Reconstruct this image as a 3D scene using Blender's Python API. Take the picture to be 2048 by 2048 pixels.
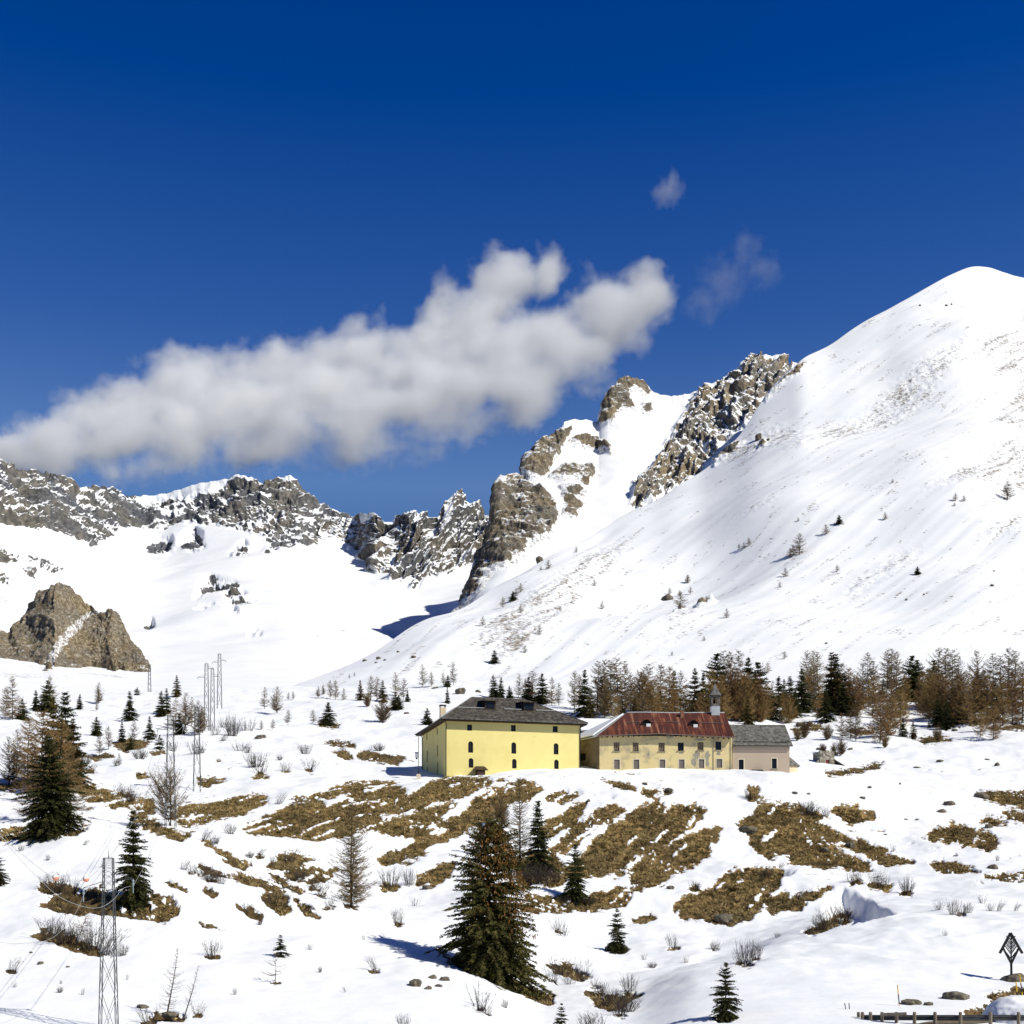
import bpy, math, random
import numpy as np
from mathutils import Vector, Matrix

# ------------------------------------------------------------------ scene, camera, sky, sun, exposure
for o in list(bpy.data.objects):
    bpy.data.objects.remove(o)
SC = bpy.context.scene
COL = SC.collection
F, HOR = 2560.0, 1780.0          # focal length and horizon row, in pixels of the 2048 px photograph
cam_d = bpy.data.cameras.new("camera")
cam_d.sensor_width = 36.0
cam_d.lens = 45.0
cam_d.shift_y = (HOR - 1024.0) / 2048.0
cam_d.clip_start = 1.0
cam_d.clip_end = 30000.0
cam = bpy.data.objects.new("camera", cam_d)
cam.rotation_euler = (math.radians(90), 0, 0)
COL.objects.link(cam)
SC.camera = cam

SUN_EL = math.radians(42.0)
SUN_AZ = math.radians(62.0)      # from straight behind the camera round to its right
sun_dir = Vector((math.sin(SUN_AZ) * math.cos(SUN_EL), -math.cos(SUN_AZ) * math.cos(SUN_EL), math.sin(SUN_EL)))

world = bpy.data.worlds.new("World")
SC.world = world
world.use_nodes = True
wn, wl = world.node_tree.nodes, world.node_tree.links
wn.clear()
w_out = wn.new("ShaderNodeOutputWorld")
w_bg = wn.new("ShaderNodeBackground")
w_sky = wn.new("ShaderNodeTexSky")
w_sky.sky_type = 'NISHITA'
w_sky.sun_disc = False
w_sky.sun_elevation = SUN_EL
w_sky.sun_rotation = math.pi - SUN_AZ
w_sky.altitude = 2400.0
w_sky.air_density = 1.0
w_sky.dust_density = 0.0
w_sky.ozone_density = 4.0
w_tint = wn.new("ShaderNodeMix")
w_tint.data_type = 'RGBA'
w_tint.blend_type = 'MULTIPLY'
w_tint.inputs[0].default_value = 1.0
wl.new(w_sky.outputs[0], w_tint.inputs[6])
# a deep, clear mountain sky: tint by elevation above the horizon
w_tc = wn.new("ShaderNodeTexCoord"); w_sep = wn.new("ShaderNodeSeparateXYZ"); w_rmp = wn.new("ShaderNodeValToRGB")
wl.new(w_tc.outputs['Generated'], w_sep.inputs[0]); wl.new(w_sep.outputs['Z'], w_rmp.inputs[0])
_el = w_rmp.color_ramp.elements
_el[0].position = 0.10; _el[0].color = (0.22, 0.24, 0.28, 1)
_el[1].position = 0.80; _el[1].color = (0.07, 0.15, 0.36, 1)
for _p, _c in ((0.25, (0.50, 0.55, 0.60, 1)), (0.30, (0.98, 0.95, 0.93, 1)), (0.40, (0.58, 0.69, 0.88, 1)), (0.58, (0.24, 0.44, 0.78, 1))):
    _e = _el.new(_p); _e.color = _c
wl.new(w_rmp.outputs[0], w_tint.inputs[7])
w_hs = wn.new("ShaderNodeHueSaturation")
w_hs.inputs['Saturation'].default_value = 1.12
w_hs.inputs['Hue'].default_value = 0.505
wl.new(w_tint.outputs[2], w_hs.inputs['Color'])
wl.new(w_hs.outputs[0], w_bg.inputs['Color'])
w_bg.inputs['Strength'].default_value = 0.11
wl.new(w_bg.outputs[0], w_out.inputs['Surface'])

sun_d = bpy.data.lights.new("sun", 'SUN')
sun_d.energy = 4.2
sun_d.angle = math.radians(0.53)
sun_d.color = (1.0, 0.965, 0.85)
sun = bpy.data.objects.new("sun", sun_d)
sun.rotation_euler = sun_dir.to_track_quat('Z', 'Y').to_euler()
sun.location = (300, -200, 400)
COL.objects.link(sun)

SC.view_settings.view_transform = 'Standard'
SC.view_settings.look = 'None'
SC.view_settings.exposure = 0.26
SC.view_settings.gamma = 1.0
SC.view_settings.use_curve_mapping = False
SC.cycles.max_bounces = 10
SC.cycles.diffuse_bounces = 2
SC.cycles.volume_bounces = 8
SC.cycles.transparent_max_bounces = 12
SC.cycles.volume_step_rate = 1.0
SC.cycles.use_denoising = True
SC.cycles.use_adaptive_sampling = True

# ------------------------------------------------------------------ numpy noise
_rng = np.random.default_rng(7)
_PERM = np.concatenate([_rng.permutation(256)] * 3).astype(np.int32)
_G3 = _rng.normal(size=(256, 3)).astype(np.float32)
_G3 /= np.linalg.norm(_G3, axis=1)[:, None]

def perlin(x, y, z=0.0):
    x = np.asarray(x, np.float64); y = np.asarray(y, np.float64)
    z = np.broadcast_to(np.asarray(z, np.float64), x.shape)
    xi, yi, zi = np.floor(x).astype(np.int32), np.floor(y).astype(np.int32), np.floor(z).astype(np.int32)
    xf, yf, zf = (x - xi).astype(np.float32), (y - yi).astype(np.float32), (z - zi).astype(np.float32)
    u, v, w = [t * t * t * (t * (t * 6 - 15) + 10) for t in (xf, yf, zf)]
    xi &= 255; yi &= 255; zi &= 255
    def g(dx, dy, dz):
        h = _PERM[_PERM[_PERM[xi + dx] + yi + dy] + zi + dz]
        G = _G3[h]
        return G[..., 0] * (xf - dx) + G[..., 1] * (yf - dy) + G[..., 2] * (zf - dz)
    def lerp(a, b, t): return a + t * (b - a)
    r = lerp(lerp(lerp(g(0, 0, 0), g(1, 0, 0), u), lerp(g(0, 1, 0), g(1, 1, 0), u), v),
             lerp(lerp(g(0, 0, 1), g(1, 0, 1), u), lerp(g(0, 1, 1), g(1, 1, 1), u), v), w)
    return r * 1.5

def fbm(x, y, z=0.0, octv=4, lac=2.03, gain=0.5):
    s, a = 0.0, 1.0
    x = np.asarray(x, np.float64); y = np.asarray(y, np.float64); z = np.asarray(z, np.float64)
    for i in range(octv):
        s = s + a * perlin(x + 17.3 * i, y - 9.1 * i, z + 5.7 * i)
        x = x * lac; y = y * lac; z = z * lac; a *= gain
    return s

def ridged(x, y, z=0.0, octv=5, lac=2.1, gain=0.55):
    s, a, tot = 0.0, 1.0, 0.0
    x = np.asarray(x, np.float64); y = np.asarray(y, np.float64); z = np.asarray(z, np.float64)
    for i in range(octv):
        n = 1.0 - np.abs(perlin(x + 31.7 * i, y + 11.9 * i, z - 7.3 * i)) * 1.7
        s = s + a * n; tot += a
        x = x * lac; y = y * lac; z = z * lac; a *= gain
    return s / tot

def sstep(a, b, x):
    t = np.clip((x - a) / (b - a), 0, 1)
    return t * t * (3 - 2 * t)

def poly_sd(px, py, poly):
    """signed distance (positive inside) of points to a polygon"""
    P = np.array(poly, np.float64)
    d2 = np.full(px.shape, 1e18); inside = np.zeros(px.shape, bool)
    n = len(P)
    for i in range(n):
        a, b = P[i], P[(i + 1) % n]
        e = b - a
        wx, wy = px - a[0], py - a[1]
        t = np.clip((wx * e[0] + wy * e[1]) / (e @ e + 1e-12), 0, 1)
        d2 = np.minimum(d2, (wx - t * e[0]) ** 2 + (wy - t * e[1]) ** 2)
        if a[1] != b[1]:
            c = ((a[1] <= py) & (b[1] > py)) | ((b[1] <= py) & (a[1] > py))
            inside ^= c & (px < a[0] + (py - a[1]) / (b[1] - a[1]) * e[0])
    d = np.sqrt(d2)
    return np.where(inside, d, -d)

def zones(u, v, polys, pad=14.0):
    """largest signed distance to any polygon of a list, -pad outside all of them"""
    out = np.full(u.shape, -pad)
    for poly in polys:
        P = np.array(poly, float)
        m = (u > P[:, 0].min() - pad) & (u < P[:, 0].max() + pad) & (v > P[:, 1].min() - pad) & (v < P[:, 1].max() + pad)
        if m.any():
            out[m] = np.maximum(out[m], poly_sd(u[m], v[m], poly))
    return out

# ------------------------------------------------------------------ object helpers
def tag(o, label=None, cat=None, group=None, kind=None):
    if label: o["label"] = label
    if cat: o["category"] = cat
    if group: o["group"] = group
    if kind: o["kind"] = kind
    return o

def empty(name, loc=(0, 0, 0), rz=0.0, parent=None):
    o = bpy.data.objects.new(name, None)
    o.location = loc
    o.rotation_euler = (0, 0, rz)
    COL.objects.link(o)
    if parent: o.parent = parent
    return o

def link(name, me, parent=None, loc=None):
    o = bpy.data.objects.new(name, me)
    COL.objects.link(o)
    if parent: o.parent = parent
    if loc is not None: o.location = loc
    return o

def mesh_np(name, verts, faces, mats, smooth=False, midx=None):
    """verts (N,3); faces (M,3) or (M,4) integer array"""
    me = bpy.data.meshes.new(name)
    verts = np.asarray(verts, np.float32); faces = np.asarray(faces, np.int32)
    k = faces.shape[1]
    me.vertices.add(len(verts)); me.vertices.foreach_set("co", verts.ravel())
    me.loops.add(faces.size); me.loops.foreach_set("vertex_index", faces.ravel())
    me.polygons.add(len(faces))
    me.polygons.foreach_set("loop_start", np.arange(0, faces.size, k, dtype=np.int32))
    me.polygons.foreach_set("loop_total", np.full(len(faces), k, np.int32))
    for m in (mats if isinstance(mats, (list, tuple)) else [mats]): me.materials.append(m)
    if midx is not None: me.polygons.foreach_set("material_index", np.asarray(midx, np.int32))
    me.polygons.foreach_set("use_smooth", np.full(len(faces), smooth, bool))
    me.update(calc_edges=True)
    return me

def set_attr(me, name, arr):
    a = me.attributes.new(name, 'FLOAT', 'POINT')
    a.data.foreach_set("value", np.asarray(arr, np.float32).ravel())

class MB:
    """collects boxes, prisms and tubes; build() links them as ONE mesh object"""
    def __init__(s): s.v = []; s.f = []
    def poly(s, pts):
        n = len(s.v); s.v += [tuple(p) for p in pts]; s.f.append(tuple(range(n, n + len(pts))))
    def box(s, x0, x1, y0, y1, z0, z1):
        n = len(s.v)
        s.v += [(x0, y0, z0), (x1, y0, z0), (x1, y1, z0), (x0, y1, z0), (x0, y0, z1), (x1, y0, z1), (x1, y1, z1), (x0, y1, z1)]
        s.f += [tuple(n + i for i in q) for q in ((3, 2, 1, 0), (4, 5, 6, 7), (0, 1, 5, 4), (1, 2, 6, 5), (2, 3, 7, 6), (3, 0, 4, 7))]
    def slab(s, pts, th):
        """a flat polygon given thickness th downwards along its normal"""
        P = [Vector(p) for p in pts]
        nrm = (P[1] - P[0]).cross(P[2] - P[0]).normalized()
        Q = [p - nrm * th for p in P]
        n = len(s.v); k = len(P)
        s.v += [tuple(p) for p in P] + [tuple(q) for q in Q]
        s.f.append(tuple(range(n, n + k))); s.f.append(tuple(range(n + 2 * k - 1, n + k - 1, -1)))
        for i in range(k):
            j = (i + 1) % k
            s.f.append((n + i, n + k + i, n + k + j, n + j))
    def tube(s, pts, r, sides=6, r1=None, cap=True):
        P = [Vector(p) for p in pts]; m = len(P); n0 = len(s.v)
        for i, p in enumerate(P):
            d = (P[min(i + 1, m - 1)] - P[max(i - 1, 0)]).normalized()
            up = Vector((0, 0, 1)) if abs(d.z) < 0.95 else Vector((1, 0, 0))
            a = d.cross(up).normalized(); b = d.cross(a)
            rr = r if r1 is None else r + (r1 - r) * i / (m - 1)
            for k in range(sides):
                t = 2 * math.pi * k / sides
                s.v.append(tuple(p + a * (rr * math.cos(t)) + b * (rr * math.sin(t))))
        for i in range(m - 1):
            for k in range(sides):
                k2 = (k + 1) % sides
                s.f.append((n0 + i * sides + k, n0 + i * sides + k2, n0 + (i + 1) * sides + k2, n0 + (i + 1) * sides + k))
        if cap:
            s.f.append(tuple(range(n0 + sides - 1, n0 - 1, -1)))
            s.f.append(tuple(range(n0 + (m - 1) * sides, n0 + m * sides)))
    def mesh(s, name, mat, smooth=False):
        me = bpy.data.meshes.new(name)
        me.from_pydata(s.v, [], s.f)
        for m in (mat if isinstance(mat, (list, tuple)) else [mat]): me.materials.append(m)
        if smooth: me.polygons.foreach_set("use_smooth", [True] * len(me.polygons))
        me.update()
        return me
    def build(s, name, mat, parent=None, smooth=False):
        return link(name, s.mesh(name, mat, smooth), parent)

def P3(u, v, Y):
    return ((u - 1024.0) / F * Y, Y, (HOR - v) / F * Y)

# ------------------------------------------------------------------ materials
def new_mat(name):
    m = bpy.data.materials.new(name); m.use_nodes = True
    nt = m.node_tree
    return m, nt.nodes, nt.links, nt.nodes["Principled BSDF"]

def N(nodes, kind, **kw):
    n = nodes.new(kind)
    for k, v in kw.items(): setattr(n, k, v)
    return n

def ramp(nodes, links, src, stops):
    r = nodes.new("ShaderNodeValToRGB")
    el = r.color_ramp.elements
    while len(el) < len(stops): el.new(0.5)
    for e, (p, c) in zip(el, stops):
        e.position = p; e.color = (*c, 1) if len(c) == 3 else c
    links.new(src, r.inputs[0])
    return r

def noise_node(nodes, links, scale, detail=4, rough=0.55, vec=None):
    n = nodes.new("ShaderNodeTexNoise")
    n.inputs['Scale'].default_value = scale; n.inputs['Detail'].default_value = detail; n.inputs['Roughness'].default_value = rough
    if vec is not None: links.new(vec, n.inputs['Vector'])
    return n

def mat_simple(name, col, rough=0.8, var=0.25, scale=1.0, metallic=0.0, bump=0.0, rnd=0.0):
    m, n, l, b = new_mat(name)
    tc = n.new("ShaderNodeTexCoord")
    no = noise_node(n, l, scale, 5, 0.6, tc.outputs['Object'])
    lo = tuple(max(0, c * (1 - var)) for c in col); hi = tuple(min(1, c * (1 + var)) for c in col)
    r = ramp(n, l, no.outputs[0], [(0.3, lo), (0.7, hi)])
    out = r.outputs[0]
    if rnd > 0:
        oi = n.new("ShaderNodeObjectInfo"); hs = n.new("ShaderNodeHueSaturation")
        mr = n.new("ShaderNodeMapRange"); mr.inputs[3].default_value = 1 - rnd; mr.inputs[4].default_value = 1 + rnd
        l.new(oi.outputs['Random'], mr.inputs[0]); l.new(mr.outputs[0], hs.inputs['Value']); l.new(out, hs.inputs['Color'])
        out = hs.outputs[0]
    l.new(out, b.inputs['Base Color'])
    b.inputs['Roughness'].default_value = rough
    b.inputs['Metallic'].default_value = metallic
    b.inputs['Specular IOR Level'].default_value = 0.25
    if bump > 0:
        bp = n.new("ShaderNodeBump"); bp.inputs['Strength'].default_value = bump; bp.inputs['Distance'].default_value = 0.05
        l.new(no.outputs[0], bp.inputs['Height']); l.new(bp.outputs[0], b.inputs['Normal'])
    return m
# ------------------------------------------------------------------ terrain shaders
def snow_nodes(n, l, bump_scale, bump_dist, bump2=None):
    """snow colour and bump, world-space"""
    geo = n.new("ShaderNodeNewGeometry")
    a = noise_node(n, l, bump_scale, 6, 0.55, geo.outputs['Position'])
    col = ramp(n, l, a.outputs[0], [(0.3, (0.80, 0.815, 0.84)), (0.7, (0.88, 0.885, 0.89))])
    return geo, a, col

def make_ground_mat():
    m, n, l, b = new_mat("snow_and_dry_grass")
    geo, a, snow = snow_nodes(n, l, 0.45, 0.05)
    at = N(n, "ShaderNodeAttribute", attribute_name="grass")
    fine = noise_node(n, l, 1.6, 6, 0.65, geo.outputs['Position'])
    # threshold the patch mask with fine noise
    m1 = N(n, "ShaderNodeMath", operation='MULTIPLY_ADD'); m1.inputs[1].default_value = 1.5; m1.inputs[2].default_value = -0.75
    l.new(fine.outputs[0], m1.inputs[0])
    m2 = N(n, "ShaderNodeMath", operation='ADD'); l.new(at.outputs['Fac'], m2.inputs[0]); l.new(m1.outputs[0], m2.inputs[1])
    fac = ramp(n, l, m2.outputs[0], [(0.46, (0, 0, 0)), (0.56, (1, 1, 1))])
    g1 = noise_node(n, l, 1.1, 6, 0.7, geo.outputs['Position'])
    g2 = noise_node(n, l, 0.16, 5, 0.6, geo.outputs['Position'])
    soil = ramp(n, l, g1.outputs[0], [(0.25, (0.05, 0.036, 0.018)), (0.40, (0.14, 0.104, 0.048)), (0.55, (0.28, 0.212, 0.10)), (0.72, (0.44, 0.36, 0.19))])
    soil2 = ramp(n, l, g2.outputs[0], [(0.36, (0.62, 0.60, 0.55)), (0.62, (1.3, 1.12, 0.9))])
    mul = N(n, "ShaderNodeMix", data_type='RGBA', blend_type='MULTIPLY'); mul.inputs[0].default_value = 1
    l.new(soil.outputs[0], mul.inputs[6]); l.new(soil2.outputs[0], mul.inputs[7])
    he = N(n, "ShaderNodeAttribute", attribute_name="heath")          # dwarf heath instead of pale grass
    hm = N(n, "ShaderNodeMix", data_type='RGBA', blend_type='MULTIPLY'); l.new(he.outputs['Fac'], hm.inputs[0]); l.new(mul.outputs[2], hm.inputs[6]); hm.inputs[7].default_value = (0.42, 0.42, 0.46, 1)
    mx = N(n, "ShaderNodeMix", data_type='RGBA'); l.new(fac.outputs[0], mx.inputs[0]); l.new(snow.outputs[0], mx.inputs[6]); l.new(hm.outputs[2], mx.inputs[7])
    l.new(mx.outputs[2], b.inputs['Base Color'])
    b.inputs['Roughness'].default_value = 0.75
    b.inputs['Specular IOR Level'].default_value = 0.15
    hb = noise_node(n, l, 0.9, 7, 0.55, geo.outputs['Position'])
    bp = n.new("ShaderNodeBump"); bp.inputs['Strength'].default_value = 0.25; bp.inputs['Distance'].default_value = 0.22
    l.new(hb.outputs[0], bp.inputs['Height'])
    bp2 = n.new("ShaderNodeBump"); bp2.inputs['Distance'].default_value = 0.6
    l.new(fac.outputs[0], bp2.inputs['Strength'])
    l.new(g1.outputs[0], bp2.inputs['Height']); l.new(bp.outputs[0], bp2.inputs['Normal'])
    l.new(bp2.outputs[0], b.inputs['Normal'])
    return m

def make_mountain_mat(name, rock_cols, rock_scale, speck_scale, bump_d, fine_amt=1.0):
    m, n, l, b = new_mat(name)
    geo, a, snow = snow_nodes(n, l, 0.03, 1)
    at = N(n, "ShaderNodeAttribute", attribute_name="rock")
    fine = noise_node(n, l, rock_scale, 7, 0.68, geo.outputs['Position'])
    m1 = N(n, "ShaderNodeMath", operation='MULTIPLY_ADD'); m1.inputs[1].default_value = fine_amt; m1.inputs[2].default_value = -0.5 * fine_amt
    l.new(fine.outputs[0], m1.inputs[0])
    m2 = N(n, "ShaderNodeMath", operation='ADD'); l.new(at.outputs['Fac'], m2.inputs[0]); l.new(m1.outputs[0], m2.inputs[1])
    fac = ramp(n, l, m2.outputs[0], [(0.47, (0, 0, 0)), (0.56, (1, 1, 1))])
    rn = noise_node(n, l, rock_scale * 1.7, 7, 0.7, geo.outputs['Position'])
    rock = ramp(n, l, rn.outputs[0], [(0.3, rock_cols[0]), (0.5, rock_cols[1]), (0.7, rock_cols[2])])
    rn2 = noise_node(n, l, rock_scale * 0.15, 4, 0.6, geo.outputs['Position'])
    rock2 = ramp(n, l, rn2.outputs[0], [(0.4, (0.85, 0.88, 0.95)), (0.62, (1.2, 1.08, 0.88))])
    mul = N(n, "ShaderNodeMix", data_type='RGBA', blend_type='MULTIPLY'); mul.inputs[0].default_value = 1
    l.new(rock.outputs[0], mul.inputs[6]); l.new(rock2.outputs[0], mul.inputs[7])
    mx = N(n, "ShaderNodeMix", data_type='RGBA'); l.new(fac.outputs[0], mx.inputs[0]); l.new(snow.outputs[0], mx.inputs[6]); l.new(mul.outputs[2], mx.inputs[7])
    # sparse tips of grass and stones through thin snow
    sp = N(n, "ShaderNodeAttribute", attribute_name="speck")
    sn = noise_node(n, l, speck_scale, 5, 0.75, geo.outputs['Position'])
    s1 = N(n, "ShaderNodeMath", operation='MULTIPLY_ADD'); s1.inputs[1].default_value = 0.30; l.new(sp.outputs['Fac'], s1.inputs[0]); l.new(sn.outputs[0], s1.inputs[2])
    sf = ramp(n, l, s1.outputs[0], [(0.66, (0, 0, 0)), (0.78, (0.85, 0.85, 0.85))])
    mx2 = N(n, "ShaderNodeMix", data_type='RGBA'); l.new(sf.outputs[0], mx2.inputs[0]); l.new(mx.outputs[2], mx2.inputs[6]); mx2.inputs[7].default_value = (0.15, 0.11, 0.065, 1)
    l.new(mx2.outputs[2], b.inputs['Base Color'])
    b.inputs['Roughness'].default_value = 0.8
    b.inputs['Specular IOR Level'].default_value = 0.12
    bp = n.new("ShaderNodeBump"); bp.inputs['Distance'].default_value = bump_d
    sb = N(n, "ShaderNodeMath", operation='MULTIPLY_ADD'); sb.inputs[1].default_value = 0.8; sb.inputs[2].default_value = 0.06
    l.new(fac.outputs[0], sb.inputs[0]); l.new(sb.outputs[0], bp.inputs['Strength'])
    l.new(rn.outputs[0], bp.inputs['Height']); l.new(bp.outputs[0], b.inputs['Normal'])
    return m

# ------------------------------------------------------------------ near ground
SHRUB_ROWS = {
 "on the left foreground snow": (False, [(30,1975,1962,.7),(165,1990,1974,.6),(122,1968,1960,.7),(255,1960,1946,.6),(470,1990,1974,.6),(620,1900,1884,.7),(640,1945,1930,.5),(690,1985,1972,.6),(728,1880,1868,.7),(520,1850,1834,.6),(330,1850,1838,.6),(96,1722,1708,.7),(205,1735,1722,.6),(115,1782,1742,1.2),(90,1775,1748),(148,1780,1752),(100,1872,1826,1.3),(130,1884,1838,1.2),(186,1895,1842,1.2),(215,1905,1850),(245,1912,1884),(24,1942,1912),(424,1913,1872,1.1),(367,1740,1716),(424,1762,1732,1.2),(443,1768,1742),(405,1748,1722,1.2),(384,1744,1722),(300,2046,2006,1.2),(395,2030,2002,1.2),(577,1722,1690,1.4),(42,1702,1688),(170,1690,1676),(495,1822,1802,1.3),(545,1806,1784,1.2),(120,1986,1972,.8)]),
 "in the hollow below the brown bank": (False, [(640,1792,1762,1.2),(628,1776,1752,1.3),(600,1760,1738,1.2),(545,1728,1708,1.2),(520,1710,1692,1.2),(780,1772,1728,1.1),(818,1772,1734,.8),(795,1848,1812,.8),(748,1940,1908,.8),(830,1812,1792),(660,1812,1790,1.2),(840,1770,1752),(500,1716,1700),(460,1668,1645,1.3),(430,1688,1668,1.3),(410,1680,1655,1.2)]),
 "in the gully right of the biggest spruce": (False, [(1117,1862,1834),(1128,1872,1846,1.2),(1165,1958,1914,.9),(1117,1948,1904,1.2),(1105,1960,1930,1.3),(1258,1984,1944,1),(1252,2024,1984,1.2),(1240,2030,1996,1.3),(1196,2064,2014,1.1),(1190,1972,1954,1.3),(1200,1988,1960,1.3),(1212,2010,1978,1.4),(1175,2060,2020,1.1),(1225,2000,1972,1.4),(1140,1968,1944,1.3)]),
 "on the snow along the lower right gully": (False, [(1346,1894,1864,1.1),(1432,1898,1878,1.1),(1426,1898,1882),(1495,1928,1872,.9),(1480,1926,1898),(1305,1936,1922,1.3),(1512,1920,1880,.8),(1372,1926,1910,.8),(806,2056,2024),(960,2016,1962,1),(972,2028,1998,1.2),(1010,2016,1996,.9),(1288,1920,1906)]),
 "on the snow at the right": (False, [(1711,1764,1738),(1700,1764,1744),(1753,1770,1736,1.1),(1770,1772,1748),(1814,1787,1750,.7),(1907,1830,1796,.9),(1922,1828,1804),(1936,1826,1802),(1965,1807,1785,.9),(1998,1822,1798,.9),(1980,1822,1804),(2032,1822,1802),(1890,1872,1856,.7),(1674,1846,1800,1.1),(1655,1848,1812,1.2),(1690,1842,1812,1),(1642,1858,1826),(1878,1820,1800),(1785,1703,1686,.8),(1625,1868,1846,1.2),(1995,1722,1706,.6),(1555,1875,1862,1.2)]),
 "beside the brown bank": (False, [(1613,1626,1596,1.2),(1624,1630,1602,1),(1652,1632,1610,.9),(1496,1598,1570,.6),(1500,1600,1586,1.2),(1510,1630,1618),(557,1608,1584,1.1),(1530,1755,1735,1.4),(1560,1738,1722,1.3),(1600,1800,1776,1.2),(1390,1780,1760,1.3),(1275,1775,1755,1.3),(1240,1745,1728,1.2)]),
 "on the snow left of the yellow house": (False, [(610,1508,1486,1.5),(618,1540,1512,1.2),(569,1542,1520,1.1),(512,1534,1500,1.5),(522,1548,1516,1.2),(758,1502,1484,1.2),(742,1500,1490),(684,1500,1490,1.2)]),
 "below the left pylons": (False, [(180,1542,1524,1.4),(252,1592,1562,1.2),(238,1588,1566),(262,1602,1576),(280,1518,1494,1.2),(234,1532,1516,1.2),(393,1508,1478,1.2),(405,1506,1486),(478,1502,1478,1.3),(494,1506,1486),(446,1482,1460),(497,1462,1434,1.1),(488,1462,1440),(345,1502,1480,1.2),(447,1456,1428,.9),(464,1472,1424,.6),(430,1470,1446),(170,1530,1508),(560,1520,1508)]),
 "under the slim spruces on the bank": (True, [(1050,1762,1728,1.3),(1070,1768,1732,1.4),(1095,1770,1736,1.4),(1112,1764,1738,1.2),(1062,1750,1722,1.4),(1085,1752,1724,1.3),(1130,1812,1790,1.3),(1180,1808,1788,1.3)]),
}
GU = np.array([-900, -200, 0, 200, 400, 600, 800, 950, 1100, 1250, 1400, 1600, 1800, 2048, 2250, 2950], float)
GY = np.array([12, 20, 50, 75, 90, 105, 118, 132, 150, 170, 190, 210, 225, 245, 270, 320, 400, 500, 580], float)
_T = {
 12: [2600]*16, 20: [2700]*16, 50: [2250]*16,
 75: [2075,2075,2075,2075,2075,2078,2080,2085,2095,2090,2055,2043,2040,2035,2035,2035],
 90: [1960,1960,1950,1950,1960,1962,1968,1985,2032,2030,1985,1963,1963,1968,1970,1970],
 105:[1830,1830,1830,1830,1850,1875,1895,1930,1985,1990,1937,1905,1893,1893,1895,1895],
 118:[1740,1740,1738,1732,1750,1805,1850,1885,1940,1955,1935,1868,1848,1850,1850,1850],
 132:[1680,1680,1672,1658,1694,1790,1835,1852,1890,1912,1912,1868,1827,1822,1822,1820],
 150:[1700,1700,1704,1712,1740,1796,1815,1806,1840,1862,1852,1845,1808,1792,1790,1790],
 170:[1640,1640,1645,1652,1660,1702,1740,1745,1770,1785,1780,1770,1760,1755,1755,1755],
 190:[1600,1600,1605,1620,1640,1652,1665,1690,1700,1710,1715,1715,1718,1715,1712,1710],
 210:[1573,1575,1580,1590,1605,1600,1605,1610,1620,1625,1640,1660,1670,1670,1668,1665],
 225:[1558,1560,1560,1567,1577,1575,1570,1566,1575,1580,1583,1598,1625,1640,1640,1640],
 245:[1533,1535,1535,1540,1545,1550,1558,1546,1542,1541,1545,1552,1592,1608,1612,1612],
 270:[1503,1505,1505,1510,1515,1522,1540,1532,1527,1526,1528,1535,1562,1576,1578,1578],
 320:[1465,1465,1465,1465,1470,1475,1478,1475,1472,1472,1480,1502,1510,1502,1500,1500],
 400:[1420,1420,1420,1420,1420,1415,1410,1410,1408,1408,1418,1438,1440,1428,1425,1420],
 500:[1385,1385,1385,1385,1382,1377,1370,1366,1368,1368,1375,1390,1390,1380,1375,1375],
 580:[1385,1385,1385,1385,1382,1377,1370,1366,1368,1368,1378,1395,1395,1385,1380,1380]}
GT = np.array([_T[int(y)] for y in GY], float)           # (nY, nU)

def hermite(xk, yk, x):
    """monotone cubic through (xk, yk[k,...]) at x"""
    h = np.diff(xk); d = np.diff(yk, axis=0) / h.reshape(-1, *([1] * (yk.ndim - 1)))
    m = np.zeros_like(yk)
    m[1:-1] = np.where(d[:-1] * d[1:] > 0, 2 * d[:-1] * d[1:] / (d[:-1] + d[1:] + np.where(d[:-1] + d[1:] == 0, 1e-9, 0)), 0)
    m[0] = d[0]; m[-1] = d[-1]
    i = np.clip(np.searchsorted(xk, x) - 1, 0, len(xk) - 2)
    sh = (-1,) + (1,) * (yk.ndim - 1)
    t = ((x - xk[i]) / h[i]).reshape(sh); hh = h[i].reshape(sh)
    return (2*t**3 - 3*t**2 + 1) * yk[i] + (t**3 - 2*t**2 + t) * hh * m[i] + (-2*t**3 + 3*t**2) * yk[i+1] + (t**3 - t**2) * hh * m[i+1]

_LY = np.linspace(math.log(12), math.log(580), 420)
_UU = np.linspace(-900, 2950, 620)
_A = hermite(np.log(GY), GT, _LY)
_A = hermite(GU, _A.T.copy(), _UU).T.copy()
# soften the table a little so that it does not show as rows
for _k in range(3):
    _A[1:-1] = 0.25 * _A[:-2] + 0.5 * _A[1:-1] + 0.25 * _A[2:]
    _A[:, 1:-1] = 0.25 * _A[:, :-2] + 0.5 * _A[:, 1:-1] + 0.25 * _A[:, 2:]

# hollows with steep banks: polygons in photograph pixels with a depth in metres
HOLLOWS = [
 ([(1640,1815),(1662,1776),(1690,1772),(1740,1798),(1800,1828),(1740,1842),(1690,1852),(1650,1840)], 2.2),
 ([(1090,1578),(1150,1575),(1180,1582),(1240,1588),(1225,1600),(1170,1592),(1120,1590)], 1.3),
 ([(1560,1725),(1600,1735),(1590,1750),(1550,1760),(1536,1745)], 1.0)]

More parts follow.
